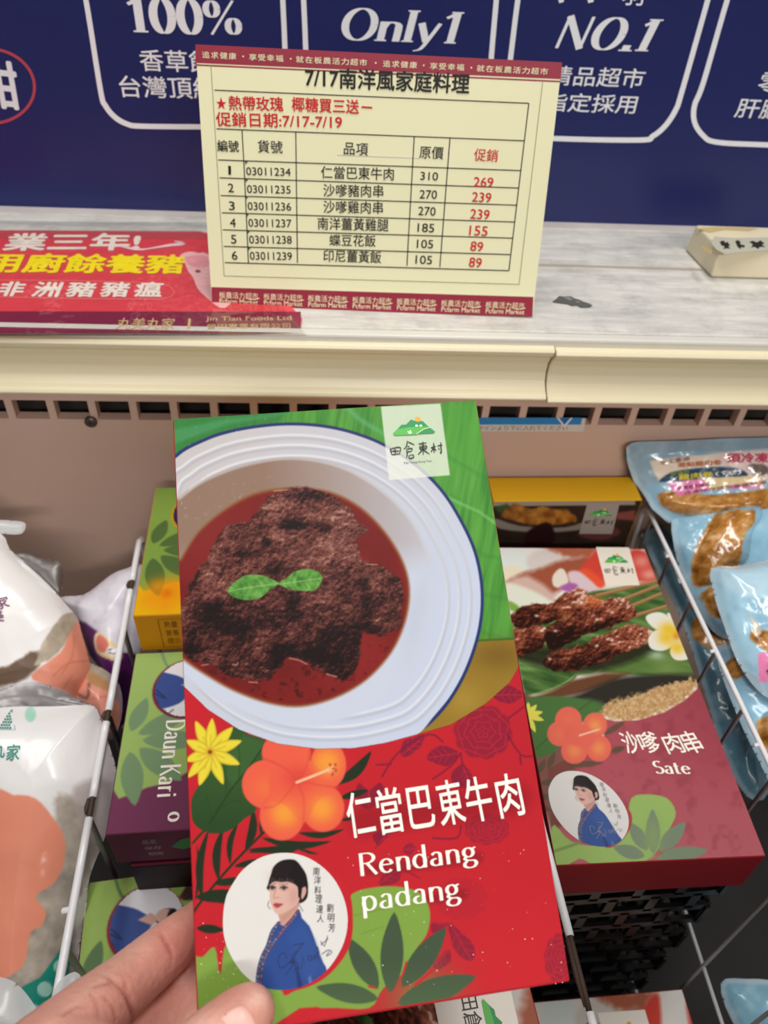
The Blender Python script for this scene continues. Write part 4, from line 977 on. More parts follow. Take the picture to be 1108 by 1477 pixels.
a.nib('padang', zC((236, 382))[0], zC((638, 326))[0], 96 * .352, white, 3, .125, .05, gap=.1)
a.build('title_lettering', hero)
random.seed(5)
b = MB(); mfr = mat('frost_speck', 'f2f0f0', rough=0.3)
for k in range(90):
    px_, py_ = (random.uniform(500, 815), random.uniform(1225, 1425)) if k < 60 else (random.uniform(290, 345), random.uniform(1330, 1440))
    u, v = fr_h.uv((px_, py_)); r = random.uniform(.00008, .00022)
    pts = [(u + r * math.cos(t) * random.uniform(.7, 1.2), v + r * math.sin(t) * random.uniform(.7, 1.2), 0.0001) for t in (0, 1, 2, 3, 4, 5.2)]
    b.add(pts + [(u, v, 0.0001 + r * .7)], [(i, (i + 1) % 6, 6) for i in range(6)], mfr)
o = b.build('frost_specks', hero, smooth=True); o['kind'] = 'stuff'
# ------------------------------------------------------------------ sate box lying on the crate, right of the big box
S_P = [Vector(p) for p in ((0.1400, 0.4010, -0.4210), (0.2550, 0.4000, -0.4240), (0.2380, 0.1620, -0.4130), (0.1230, 0.1630, -0.4090))]
fr_s = Frame(CAM + S_P[3], S_P[2] - S_P[3], S_P[0] - S_P[3])
SQ = [(716, 789), (930, 791), (1105, 1235), (802, 1249)]
sate = carton('food_box', 'dark red boxed satay with skewers pictured, lying flat on the black crate', fr_s, [fr_s.uv(p) for p in SQ], 0.034, '8f1c28', 'boxed ready meals')
zs, zp = Z(720, 780, .2708), Z(720, 780, .3502)      # 300/1108 and 388/1108 crops
def paint_sate(x, y):
    P = Paint(x, y, 'e9e2dc')
    P.mix(fbm(x, y, 22, 4, 2), 'f0eeea')
    P.poly(zs((0, 30), (130, 40), (145, 190), (40, 220), (0, 160)), 'e4ebe8', 4, 3); P.poly(zs((10, 150), (100, 130), (130, 190), (30, 220)), 'efe6cf', 3, 3)
    P.poly(zs((150, 90), (260, 40), (380, 95), (300, 170), (180, 180)), 'dcd3cf', 4, 3)
    P.poly(zs((250, 20), (520, 30), (480, 90), (380, 90), (280, 50)), 'b2644a', 4, 3, wob=5)
    P.poly(zs((40, 220), (200, 150), (460, 80), (500, 130), (430, 200), (300, 280), (160, 330)), 'a4583f', 4, 2, wob=3)
    P.poly(zs((40, 225), (150, 185), (300, 290), (240, 330), (60, 260)), 'd9b9ae', 4, 2)
    P.poly(zs((30, 230), (140, 250), (260, 310), (300, 360), (160, 380), (50, 360)), 'e9eddc', 3, 3); P.poly(zs((45, 320), (100, 345), (110, 375), (60, 370)), '7fb04c', 2, 3)
    P.poly(zs((470, 100), (520, 50), (560, 60), (560, 230), (500, 240), (420, 190)), 'd8483c', 3, 3); P.poly(zs((420, 170), (470, 150), (560, 220), (540, 250), (450, 230)), 'ef5a38', 3, 3)
    P.poly(zs((690, 60), (780, 60), (850, 190), (800, 220), (720, 200)), 'd4473f', 3, 3); P.blob(zs((760, 110))[0], 12, 9, 'f0a090', .8); P.blob(zs((800, 180))[0], 12, 8, 'f3b3a0', .8)
    P.poly(zs((285, 190), (320, 150), (350, 160), (370, 220), (330, 250), (290, 240)), 'ece3d4', 1.5, 4); P.poly(zs((365, 180), (400, 160), (450, 180), (540, 270), (480, 300), (400, 260)), 'e3cbd4', 2, 4); P.poly(zs((320, 250), (380, 225), (420, 240), (380, 275)), 'b065b0', 2, 3)
    # leaf
    leaf = zs((60, 420), (300, 330), (500, 270), (860, 215), (930, 380), (1045, 715), (1000, 715), (860, 725), (560, 700), (420, 715), (380, 760), (280, 800), (140, 830), (100, 650))
    P.poly(leaf, '4d7238', 2); k = sdist(leaf, x, y) < 0; n = fbm(x * .5, y * 3 - x * .8, 22, 4, 3)
    P.mix(k * np.clip((n - .5) * 3, 0, 1), '86a764'); P.mix(k * np.clip((.45 - n) * 3, 0, 1), '2c4a28')
    P.poly(zs((560, 700), (640, 670), (900, 600), (1045, 700), (1010, 715), (860, 725)), '63803f', 5, 3, op=.8); P.mix(np.exp(-((x - 960) / 20) ** 2 - ((y - 965) / 20) ** 2) * .5, '84a05c')
    P.line(zs((140, 830), (280, 790), (370, 745), (410, 715), (480, 715), (540, 690)), 2, 'a7c27c', 1.2, 3, .8)
    for q in (((520, 292), (840, 215)), ((640, 320), (860, 235)), ((700, 350), (880, 275)), ((720, 400), (905, 345))): P.line(zs(*q), 5.2, '9a6c44', 1.2); P.line([(a, b - 1) for a, b in zs(*q)], 1.6, 'c59c6e', 1)
    # meats
    def meatpiece(pts, sd):
        h = .7 * fbm(x, y, 14, 4, sd) + .3 * fbm(x, y, 4, 2, sd + 1); h2 = .7 * fbm(x - .8, y - 1.8, 14, 4, sd) + .3 * fbm(x - .8, y - 1.8, 4, 2, sd + 1)
        c = np.array(pts).mean(0); L = np.clip(.42 + (h - h2) * 2.2 + (h - .5) * 1.0 - (y - c[1]) / 70, 0, 1)
        st = np.array([0, .25, .5, .72, .9, 1]); cs_ = np.array([rgb(q) for q in ('24140f', '4c231a', '7c3d2b', 'a05a42', 'c08068', 'e8c8b8')])
        P.poly(pts, np.stack([np.interp(L, st, cs_[:, j]) for j in range(3)], 1), 1.3, 3, wob=4, ws=8)
    P.poly(zs((90, 600), (300, 560), (820, 540), (800, 600), (560, 690), (350, 700), (130, 640)), '26241a', 6, 3, op=.85)
    meatpiece(zs((80, 480), (180, 450), (250, 470), (240, 560), (140, 610), (90, 600)), 1)
    meatpiece(zs((230, 640), (290, 590), (420, 560), (560, 500), (680, 450), (800, 470), (830, 530), (720, 580), (560, 640), (400, 690), (280, 690)), 5)
    meatpiece(zs((65, 400), (140, 345), (260, 330), (360, 280), (430, 250), (480, 285), (400, 380), (280, 430), (160, 460), (80, 450)), 3)
    meatpiece(zs((240, 530), (260, 460), (360, 400), (400, 320), (460, 280), (560, 320), (610, 300), (700, 330), (730, 380), (680, 430), (560, 470), (420, 520), (300, 580)), 7)
    P.blob(zs((500, 320))[0], 14, 8, 'd4672e', .7); P.blob(zs((350, 390))[0], 10, 6, 'c05a34', .4)
    for q in ((440, 330), (520, 420), (600, 380), (690, 350), (300, 480), (200, 400), (270, 630), (600, 530), (520, 560), (660, 320)): P.blob(zs(q)[0], 2.6, 1.8, 'f6e6de', .85)
    # frangipani
    for pts in (((780, 410), (830, 382), (890, 395), (950, 470), (930, 500), (830, 470)), ((895, 400), (920, 385), (950, 440), (955, 480)), ((795, 520), (840, 475), (945, 490), (950, 540), (880, 585), (810, 575)), ((910, 590), (940, 530), (965, 500), (1000, 590), (1010, 630), (940, 635))):
        P.poly(zs(*pts), 'f1efe6', 1.0, 4)
    for q, r_ in (((900, 470), 13), ((890, 520), 12), ((950, 570), 12), ((945, 490), 9)): P.blob(zs(q)[0], r_, r_ * .8, 'f2c322', .85)
    P.blob(zs((945, 510))[0], 5, 5, 'e08a1e', .8); P.blob(zs((840, 610))[0], 12, 6, 'cfe0cf', .6)
    # dish edge, shade and brown sugar
    P.poly(zs((130, 850), (280, 800), (400, 740), (560, 705), (700, 705), (600, 760), (450, 810), (200, 870)), '6e4630', 3)
    dk = zs((440, 810), (600, 740), (760, 715), (1045, 712), (1060, 760), (900, 800), (600, 900), (540, 930), (560, 880), (300, 870))
    P.poly(dk, '33302a', 4, 2)
    P.poly(zs((130, 870), (300, 850), (480, 840), (580, 880), (540, 940), (300, 1000), (150, 990)), '4c6440', 3, 2)
    su = zs((530, 925), (580, 870), (700, 820), (900, 770), (1060, 725), (1064, 760), (1000, 840), (880, 910), (740, 955), (620, 960))
    g = fbm(x, y, 3, 3, 31); P.poly(su, rgb('a87848')[None] * (1 - g[:, None]) + rgb('edcf9f')[None] * g[:, None], 2.5, 2, wob=7, ws=5)
    # dark red field
    F = zs((1063, 745), (1055, 790), (990, 850), (880, 915), (740, 957), (620, 962), (560, 950))
    red = F + [zs((560, 1050))[0], (790, 1110), (800, 1260), (1120, 1260), (1110, 1230)]
    P.poly(red, 'b25560', 1.0); P.mix((sdist(red, x, y) < 0) * np.clip((y - 1080) / 150, 0, 1) * .5, 'c2707a'); k2 = np.clip((x - 900) / 160, 0, 1) * np.clip((1160 - y) / 150, 0, 1); P.mix(k2 * (sdist(red, x, y) < 0) * .6, '8e3442')
    P.mix((sdist(red, x, y) < 0) * np.clip((fbm(x, y, 16, 3, 9) - .55) * 5, 0, 1) * .25, '7c3040')
    P.poly([(735, 985), (790, 1020), (800, 1030), (830, 1080), (830, 1180), (795, 1200)], '7b4a42', 3, op=.9)
    # leaf ground left
    P.poly(zp((105, 660), (200, 640), (330, 650), (430, 690), (300, 760), (240, 860), (150, 890), (120, 760)), '4f7640', 1.5, 3); P.line(zp((150, 860), (300, 720), (380, 660)), 1, '3a5a30', 1)
    for q in (((160, 960), (190, 900)), ((200, 940), (230, 870)), ((170, 1000), (240, 990)), ((160, 1060), (215, 1050)), ((165, 1100), (210, 1110)), ((280, 925), (430, 915)), ((430, 800), (520, 745)), ((460, 870), (520, 850))): P.poly(spindle(*zp(*q), 9), '5d5340', 1, 2, op=.8)
    # yellow flower
    c0 = zp((118, 720))[0]
    for t in ((120, 665), (155, 675), (180, 705), (185, 740), (150, 790), (125, 780)): P.poly(spindle(c0, zp(t)[0], 8), 'e6de5e', .8, 2)
    # hibiscus
    for c_, rx, ry, oo in (((285, 740), 55, 56, .15), ((395, 760), 50, 52, .9), ((250, 795), 52, 52, .2), ((410, 855), 52, 55, .8), ((310, 865), 55, 55, .7)):
        e_ = ellipse(zp(c_)[0], rx * .3502, ry * .3502, 30); P.poly(e_, 'ea6d5c', .9); P.mix((sdist(e_, x, y) < 0) * np.exp(-((x - zp(c_)[0][0]) / 10) ** 2 - ((y - zp(c_)[0][1]) / 10) ** 2) * oo, 'f2a05a')
    P.poly(zp((270, 770), (340, 750), (400, 810), (360, 850), (280, 830)), 'ea6d5c', 2, 3); P.line(zp((332, 802), (410, 778)), 2.4, 'f6cfae', .8); P.blob(zp((415, 775))[0], 2.5, 2.5, 'e9a08a', .9)
    # bottom leaf ground
    P.poly(zp((195, 1150), (210, 1210), (228, 1170), (300, 1240), (420, 1250), (520, 1150), (545, 1060), (610, 1045), (690, 1060), (728, 1120), (700, 1190), (640, 1290), (560, 1325), (400, 1335), (330, 1310), (240, 1345)), '9dbd6c', 1, 3)
    P.poly(zp((240, 1342), (400, 1330), (470, 1310), (640, 1300), (560, 1345)), '9dbd6c', 2)
    for q, wd in ((((635, 1290), (632, 1105)), 60), (((610, 1275), (538, 1160)), 56), (((660, 1280), (768, 1160)), 66), (((600, 1300), (470, 1262)), 56), (((650, 1310), (860, 1275)), 66)): P.poly(spindle(*zp(*q), wd * .3502), '7f8f78', 1, 2)
    P.mix(np.exp(-((x - 942) / 14) ** 2 - ((y - 1210) / 28) ** 2) * .6, '93b06c'); P.line(zp((225, 1280), (330, 1245)), 4, '7f9a58', 1.5)
    P.poly(zp((415, 1020), (530, 1100), (545, 1170), (500, 1240), (440, 1265), (420, 1200)), 'b14a4c', 1, 3)
    return P.fin()
pts_s = [(x, y) for x, y in SQ]; cs_ = np.mean(pts_s, 0)
picture('box_top_print', sate, fr_s, [tuple(np.array(p) + (cs_ - p) * .006) for p in pts_s], paint_sate, 0.00034, m_photo, 1)
hero2sate = affine(Z(540, 570, .1444)((66, 116), (660, 86), (755, 800), (148, 850)), zs((517, 32), (690, 40), (750, 235), (568, 245)))
logo_print(sate, fr_s, hero2sate, 2, small=True, panel='e2d9cc')
SRC = pz((10, 590), (520, 55), (1005, 560), (480, 1150)); DST = Z(780, 1080, .1444)((85, 540), (400, 225), (858, 640), (560, 970))
circle_print(sate, fr_s, affine(SRC, DST), affine(DST, SRC), True, 0.00034, wash=0.12, lay=2)
a = Art(fr_s)
for ch, bl, br, h in (('沙', (530, 880), (590, 872), 92), ('嗲', (598, 878), (676, 868), 88), ('肉', (700, 880), (772, 872), 85), ('串', (785, 880), (850, 868), 95)):
    a.text(ch, zp(bl)[0], zp(br)[0], h * .3502, white, 3, bold=0.014)
a.nib('Sate', zp((645, 960))[0], zp((792, 962))[0], 52 * .3502, white, 3, .16, .06, gap=.08)
a.build('title_lettering', sate)

# ------------------------------------------------------------------ shared prints for the partly hidden boxes
def flat_frame(O, ang, z):
    """frame of a box lying flat: its own 'up' turned by ang from the room's +Y, lower-left corner at O"""
    r = Matrix.Rotation(math.radians(ang), 3, 'Z')
    return Frame(CAM + Vector((O[0], O[1], z)), r @ Vector((1, 0, 0)), r @ Vector((0, 1, 0)))
def design(kind):
    """painter in box-local millimetres: x across 0..115, y up 0..205"""
    base, lo = {'purple': ('7a3a5c', '7a3a5c'), 'yellow': ('f0b812', 'f0b812'), 'maroon': ('7d2a40', '7d2a40')}[kind]
    def paint(u, v):
        x, y = u * 1000, v * 1000; P = Paint(x, y, base)
        G, DG, RG = {'purple': ('a2c06c', '7c9a72', '7d2a44'), 'yellow': ('86a44a', '56703c', 'c9981a'), 'maroon': ('9dbb62', '5d7a52', '8d2a3c')}[kind]
        if kind != 'yellow':
            for k in range(8): P.poly(spindle((4 + 5 * k, 52 + 4 * k), (1 + 4 * k, 84 + 4 * k), 6), '47322f', .5, 2); P.poly(spindle((8 + 5 * k, 56 + 4 * k), (34 + 5 * k, 60 + 3 * k), 6), '47322f', .5, 2)
        P.poly([(-1, -1), (88, -1), (90, 18), (84, 36), (72, 50), (58, 54), (47, 48), (40, 56), (30, 58), (24, 54), (19, 64), (16, 52), (-1, 60)], G, .6, 3)
        for a_, b_, wd in (((61, 12), (63, 48), 12), ((57, 9), (43, 38), 11), ((66, 11), (87, 36), 12), ((55, 5), (33, 11), 9.5), ((68, 6), (100, 13), 12)): P.poly(spindle(a_, b_, wd), DG, .5, 2)
        P.line([(0, 16), (10, 20), (22, 30)], 1.6, DG, .6, 3); P.line([(52, 44), (62, 52)], 1, DG, .5); P.line([(76, 30), (84, 34)], .8, DG, .5)
        if kind == 'yellow':
            for c_ in ((100, 26), (107, 18), (102, 9), (92, 12), (91, 22)): P.blob(c_, 7, 7, 'f59a12', .75)
            P.blob((98, 18), 4, 4, 'e8700e', .8)
        else:
            for c_ in ((28, 92), (44, 90), (24, 78), (44, 76), (34, 70)): P.poly(ellipse(c_, 10, 10, 24), 'e5705c', .6)
        P.poly(ellipse((27.5, 34.5), 21, 21, 40), RG, .5)
        t = ellipse((27, 35), 20, 20, 40); k = sdist(t, x, y) < 0
        J = Paint(x, y, 'eceaf0'); J.poly([(14, 8), (17, 24), (21, 32), (26, 38), (30, 37), (38, 30), (42, 18), (46, 8), (30, 4)], '3f5598' if kind != 'yellow' else '1d2c58', .5, 3); J.poly([(22, 37), (26, 42), (29, 38), (25, 30)], 'd9aa9c', .5); J.poly(ellipse((26, 46), 5, 6, 20), '221a1c', .5); J.poly(ellipse((24.8, 44.4), 3.8, 5, 20), 'dfb3a6', .5); J.poly(ellipse((26, 49), 4.6, 3, 20), '221a1c', .5)
        J.line([(28, 16), (34, 22), (30, 14), (37, 18)], .7, '2a3560', .4, 3); J.line([(42, 22), (45, 24), (42, 27)], .8, '55555c', .4)
        P.c[k] = J.c[k]
        # photo area towards the top of the box
        P.poly([(0, 128), (40, 114), (80, 114), (115, 128), (115, 240), (0, 240)], '3a2a1c', 1); P.poly(ellipse((55, 165), 50, 42, 40), 'd9d5d0', 1); P.poly(ellipse((55, 165), 40, 32, 40), 'b0742c', 1, wob=2)
        n = fbm(x, y, 14, 4, 6); kk = sdist(ellipse((55, 165), 38, 30, 40), x, y) < 0; P.mix(kk * np.clip((n - .45) * 3, 0, 1), 'e0b45a'); P.mix(kk * np.clip((.42 - n) * 4, 0, 1), '5a2f14')
        return P.fin()
    return paint
BW, BL_, BT = 0.115, 0.205, 0.034
def small_box(name, label, O, ang, z, kind, side, L=BL_, tilt=None, step=0.0006):
    fr = flat_frame(O, ang, z)
    root = carton(name, label, fr, [(0, 0), (BW, 0), (BW, L), (0, L)], BT, side, 'boxed ready meals')
    uvp = [(.0006, .0006), (BW - .0006, .0006), (BW - .0006, L - .0006), (.0006, L - .0006)]
    f = design(kind)
    picture('box_top_print', root, fr, None, lambda x, y: f(x, y), step, m_photo, 1, xf=lambda U, V: np.stack([U, V], 1), uvpoly=uvp)
    return root, fr
# purple box: its foot at the left, reading from above
pur, fr_p = small_box('food_box', 'purple boxed curry lying sideways beside the left white wire divider', (-0.107, 0.3095), -90, -0.409, 'purple', '5e2440')
a = Art(fr_p)
a.nib('Daun Kari', (262, 1049), (234, 1152), 12, white, 3, .15, .06, gap=.1) if False else None
a.direct = True
def mm(x, y): return (x / 1000, y / 1000)
class _L(Art):
    def axes(s, bl, br, hpx):
        p, q = np.array(bl, float) / 1000, np.array(br, float) / 1000; e = q - p; W = np.linalg.norm(e); e /= W
        return p, e, np.array([-e[1], e[0]]), W, hpx / 1000
a = _L(fr_p); a.nib('Daun Kari', (49, 24), (96, 24), 11, white, 3, .15, .06, gap=.1)
a.text('咖哩', (50, 42), (88, 42), 17, white, 3, bold=.02); a.nib('o', (105, 31), (110, 31), 9, white, 3, .16, .08)
a.build('title_lettering', pur)
# small print on the purple box's near side
def side_frame(fr, which=1):
    return Frame(fr.pt(BW, 0, 0), fr.V, fr.N, fr.U)
fs = side_frame(fr_p); a = _L(fs); g_ = ink('a48a94')
a.text('品名', (17, -13), (24, -13), 5, g_, 1); a.text('保存', (17, -20), (26, -20), 4, g_, 1); a.text('期限', (18, -27), (26, -27), 4, g_, 1)
a.direct = True; a.xf = lambda p: ((p[0] - 29) / 1000, p[1] / 1000)
a.poly([(60, -18), (66, -10), (72, -8), (76, -14), (84, -17), (72, -19), (66, -22)], ink('2f7a3a'), 1); o = a.build('side_print', pur); o.matrix_local = fr_p.mat().inverted() @ fs.mat()
# box below the purple one, and the green one in front of both
und, _ = small_box('food_box', 'boxed meal mostly hidden under the purple curry box', (-0.101, 0.3085), -90, -0.447, 'maroon', '240c12', step=0.0012)
thd, _ = small_box('food_box', 'green and maroon boxed meal lying in front of the purple curry box, under the hand', (-0.131, 0.200), -86, -0.478, 'maroon', '6a2438')
yel, fr_y = small_box('food_box', 'yellow boxed meal with orange flower lying behind the purple curry box', (-0.104, 0.428), -90, -0.3775, 'yellow', 'c98a14')
fs = side_frame(fr_y); a = _L(fs); a.direct = True; a.xf = lambda p: (p[0] / 1000, p[1] / 1000)
k_ = ink('6e4a10'); a.text('熱量', (17, -12), (25, -12), 6, k_, 1); a.text('營養', (17, -20), (25, -20), 6, k_, 1); a.text('標示', (17, -28), (25, -28), 6, k_, 1)
a.line([(14, -4), (28, -4), (28, -31), (14, -31)], .5, k_, 1, closed=True); o = a.build('side_print', yel); o.matrix_local = fr_y.mat().inverted() @ fs.mat()
# upright yellow box at the back, its picture side facing out
fr_b2 = Frame(CAM + Vector((0.1365, 0.4175, -0.594)), (1, -0.024, 0), (0, 0.0, 1))
bk = carton('food_box', 'yellow boxed meal standing upright against the liner behind the satay box', fr_b2, [(0, 0), (0.112, 0), (0.112, BL_), (0, BL_)], 0.0265, 'c8981a', 'boxed ready meals')
zq = Z(690, 600, .3773)
def paint_back(x, y):
    P = Paint(x, y, '2a211c'); P.mix(fbm(x, y, 20, 4, 3) * .6, '4a3426')
    P.poly(zq((50, 320), (600, 320), (600, 340), (50, 345)), 'a89a8a', 1); P.poly(zq((60, 390), (160, 420), (330, 425), (420, 400), (420, 430), (250, 445), (80, 430)), '8f857d', 1.5, 3)
    m_ = zq((80, 380), (130, 340), (200, 350), (290, 350), (360, 370), (370, 400), (280, 420), (160, 405)); n = fbm(x, y, 9, 4, 5)
    P.poly(m_, rgb('6a3512')[None] * (1 - n[:, None]) + rgb('e0a040')[None] * n[:, None], 2, 3, wob=4)
    P.poly(zq((190, 440), (260, 405), (290, 440), (280, 490), (180, 490)), '2c1418', 2, 3); P.poly(zq((380, 455), (430, 430), (520, 425), (540, 450), (470, 475)), '6a3a3a', 2, 3); P.poly(zq((525, 370), (600, 360), (600, 400), (530, 395)), '8a4a44', 2)
    P.poly(zq((60, 350), (110, 335), (120, 345), (80, 370)), '3f5a2a', 2)
    return P.fin()
picture('box_front_print', bk, fr_b2, None, paint_back, 0.0005, m_photo, 1, uvpoly=[(.0006, .11), (.1114, .11), (.1114, BL_ - .0006), (.0006, BL_ - .0006)])
logo_print(bk, fr_b2, affine(Z(540, 570, .1444)((66, 116), (660, 86), (755, 800), (148, 850)), zq((418, 332), (540, 332), (512, 452), (385, 448))), 2, small=True, panel='9a9088')
# satay box under the raised box, turned sideways; and one deep in the dark
def sideways_sate(label, O, ang, z, L=0.215):
    fr = flat_frame(O, ang, z); root = carton('food_box', label, fr, [(0, 0), (BW, 0), (BW, L), (0, L)], BT, '8f1c28', 'boxed ready meals')
    src = [(802, 1249), (1105, 1235), (930, 791)]; lo = [(0, 0), (BW, 0), (BW, L)]
    inv = affine(lo, src)
    def pf(U, V):
        H = np.array([[*p, 1] for p in lo], float); return np.stack([U, V, np.ones_like(U)], 1) @ np.linalg.solve(H, np.array(src, float))
    # true plane map: local position on this lid -> the satay lid's own drawing
    def pf2(U, V):
        su, sv = fr_s.uv(SQ[2])[0], fr_s.uv(SQ[0])[1]
        W = np.array(fr_s.O)[None] + (U * (0.115 / BW))[:, None] * np.array(fr_s.U)[None] + ((V + 0.215 - max(L, 0.15)) * (0.2389 / 0.215))[:, None] * np.array(fr_s.V)[None]
        return project(W)
    picture('box_top_print', root, fr, None, paint_sate, 0.0006, m_photo, 1, xf=pf2, uvpoly=[(.0006, .0006), (BW - .0006, .0006), (BW - .0006, L - .0006), (.0006, L - .0006)])
    h2l = affine(Z(540, 570, .1444)((66, 116), (660, 86), (755, 800), (148, 850)), [(.052, L - .01), (.085, L - .01), (.085, L - .047), (.052, L - .047)])
    aa = Art(fr, h2l, direct=True)
    z = Z(540, 570, .1444)
    aa.poly(z((66, 116), (660, 86), (755, 800), (148, 850)), ink('ece6dc'), 2); aa.poly(ellipse(z((434, 245))[0], 4.2, 3.8, 16), ink('f0a63a'), 3)
    aa.poly(z((190, 385), (245, 330), (270, 300), (318, 298), (365, 248), (400, 262), (430, 270), (480, 262), (530, 310), (606, 368), (590, 385), (200, 405)), ink('229150'), 4)
    aa.poly(z((185, 388), (240, 345), (330, 328), (420, 322), (520, 318), (555, 326), (470, 370), (420, 398), (205, 407)), ink('55b54a'), 5)
    em = aa.build('logo_emblem', root)
    ab = _L(fr); ab.text('田倉東村', (54.5, (L - .035) * 1000), (82.5, (L - .035) * 1000), 8.5, ink('2a2724'), 3, bold=.01); ab.build('logo_lettering', em)
    return root
sideways_sate('satay box lying sideways below the raised red box, its logo label showing', (-0.052, 0.158), -86, -0.425, 0.15)
sideways_sate('satay box topmost of the low shaded stack in front of the black crate', (0.134, -0.048), 0, -0.604, 0.2)
small_box('food_box', 'middle box of the low stack in front of the black crate', (0.134, -0.049), 0, -0.6395, 'maroon', '6a2438', 0.2, step=0.0015)
small_box('food_box', 'lowest box of the low stack in front of the black crate', (0.133, -0.050), 0, -0.675, 'purple', '5e2440', 0.2, step=0.0015)
# ------------------------------------------------------------------ wire dividers and the black crate
m_wire = mat('white_coated_wire', 'e9eaee', rough=0.3, var=0.04, scale=80, coat=0.3)
m_rust = mat('bare_rusty_wire', '4a3a30', rough=0.7, var=0.3, scale=200, metal=0.3)
m_dull = mat('grey_wire', 'b9bcc2', rough=0.45, var=0.1, scale=80)
def divider(label, A, B, r, chips, n_up, drop=0.26, hook=True, bump=()):
    """A far end, B near end of the top rail (relative to the lens)"""
    A, B = CAM + Vector(A), CAM + Vector(B); d = B - A; drop = A.z - CAMH + 0.7325; L = d.length; d.normalize()
    root = thing('wire_divider', label, 'divider', Matrix.Translation((A.x, A.y, A.z - drop)), group='white wire dividers')
    o = Vector((A.x, A.y, A.z - drop))
    def P(t, dz=0): return A + d * t + Vector((0, 0, dz)) - o
    # rail with white coat between the chipped places
    cuts = [0.0] + [c for a_ in chips for c in a_[:2]] + [L]
    for i in range(0, len(cuts), 2):
        b = MB(); n = 6
        t0, t1 = cuts[i], cuts[i + 1]
        pts = [P(t0 + (t1 - t0) * k / n) for k in range(n + 1)]
        if i == 0 and hook:
            pts = [P(0.006, -0.10), P(0.003, -0.05), P(0.0, -0.012), P(0.002, -0.004), P(0.008, -0.0005)] + pts[1:]
        b.tube(pts, r, m_wire, 14); b.build('top_rail', root, smooth=True)
    for t0, t1 in [c[:2] for c in chips]:
        b = MB(); b.tube([P(t0 - .001), P((t0 + t1) / 2), P(t1 + .001)], r * 0.72, m_rust, 10)
        sgn = Vector((r * .9, 0, -r * .3)); b.tube([P(t0 + .001) - sgn * .9, P(t0 + (t1 - t0) * .5) - sgn * 1.1, P(t1 - .002) - sgn * .95], [r * .5, r * .65, r * .3], m_rust, 7)
        b.build('chipped_stretch', root, smooth=True, label='dark rusty stretch where the white coating is gone')
    for t in bump:
        b = MB(); b.tube([P(t, 0) + Vector((-r * 2.2, 0, -r * .5)), P(t, 0) + Vector((r * .4, 0, r * .2))], [r * .75, r * .8], m_wire, 10); b.build('weld_stub', root, smooth=True)
    for k in range(n_up):
        t = L * (k + .35) / n_up
        b = MB(); b.tube([P(t, -r * .6), P(t, -drop * .5), P(t, -drop)], r * .8, m_dull, 8); b.build('upright_wire', root, smooth=True)
    for dz in (-drop * .55, -drop + r):
        b = MB(); b.tube([P(0, dz), P(L / 2, dz), P(L, dz)], r * .8, m_dull, 8); b.build('lower_rail', root, smooth=True)
    return root
ZL = -0.425
La, Lb = at_z((203, 770), ZL) - CAM, at_z((84, 1425), ZL) - CAM
LL = (Lb - La).length
def along(A, B, p, z):
    q = at_z(p, z) - CAM; return (q - A).dot((B - A).normalized())
Lb2 = La + (Lb - La) * 1.3
ch = [(along(La, Lb, (190, 838), ZL), along(La, Lb, (186, 852), ZL)), (along(La, Lb, (163, 1025), ZL), along(La, Lb, (160, 1042), ZL)), (along(La, Lb, (141, 1150), ZL), along(La, Lb, (134, 1180), ZL))]
divider('white wire divider on the left, its coating chipped in three places, beside the white bags', La, Lb2, 0.0022, ch, 6, bump=(along(La, Lb, (172, 938), ZL), along(La, Lb, (105, 1312), ZL)))
ZM = -0.402
Ma, Mb = Vector((0.1135, 0.437, ZM)), at_z((855, 1477), ZM) - CAM
Mb = Ma + (Mb - Ma) * 1.12
divider('middle wire divider between the raised red box and the satay box, half bare and rusty', Ma, Mb, 0.0020, [(along(Ma, Mb, (821, 1350), ZM), along(Ma, Mb, (850, 1460), ZM))], 6)
Ra, Rb = at_y((932, 727), 0.440) - CAM, at_z((1108, 1097), -0.402) - CAM
Rb2 = Ra + (Rb - Ra) * 1.75
divider('white wire divider on the right between the satay box and the blue pouches', Ra, Rb2, 0.0016, [], 9, bump=(0.06, 0.15, 0.22))
# black crate
m_blk = mat('black_plastic', '0c0c0e', rough=0.35, var=0.15, scale=30)
cx0, cx1, cy0, cy1, cz0, cz1 = 0.139, 0.247, 0.176, 0.395, -0.7315, -0.4635
crate = thing('stacking_crate', 'black slotted plastic crate under the satay box', 'crate', Matrix.Translation(CAM + Vector(((cx0 + cx1) / 2, (cy0 + cy1) / 2, cz0))))
hx_, hy_, H_ = (cx1 - cx0) / 2, (cy1 - cy0) / 2, cz1 - cz0
b = MB()
for s_ in (-1, 1):
    b.box((0, s_ * hy_, H_ - .005), (2 * hx_ + .012, .012, .010), m_blk); b.box((s_ * hx_, 0, H_ - .005), (.012, 2 * hy_, .010), m_blk)
b.build('rim', crate, bevel=0.003)
for nm, ax, s_ in (('front_wall', 'y', -1), ('back_wall', 'y', 1), ('side_wall', 'x', -1), ('side_wall', 'x', 1)):
    b = MB(); hw = hx_ if ax == 'y' else hy_; off = s_ * (hy_ if ax == 'y' else hx_)
    def bar(c, w_, h_):
        b.box((c[0], off, c[1]) if ax == 'y' else (off, c[0], c[1]), (w_, .003, h_) if ax == 'y' else (.003, w_, h_), m_blk)
    for k in range(12): bar((0, .004 + k * (H_ - .012) / 11), 2 * hw, .007 if k % 11 else .012)
    for k in range(11):
        n = 4 if ax == 'y' else 7
        for j in range(n + 1):
            xx = -hw + 2 * hw * (j + (.5 if k % 2 else 0)) / n
            if xx <= hw: bar((xx, .004 + (k + .5) * (H_ - .012) / 11), .006, (H_ - .012) / 11)
    b.build(nm, crate)
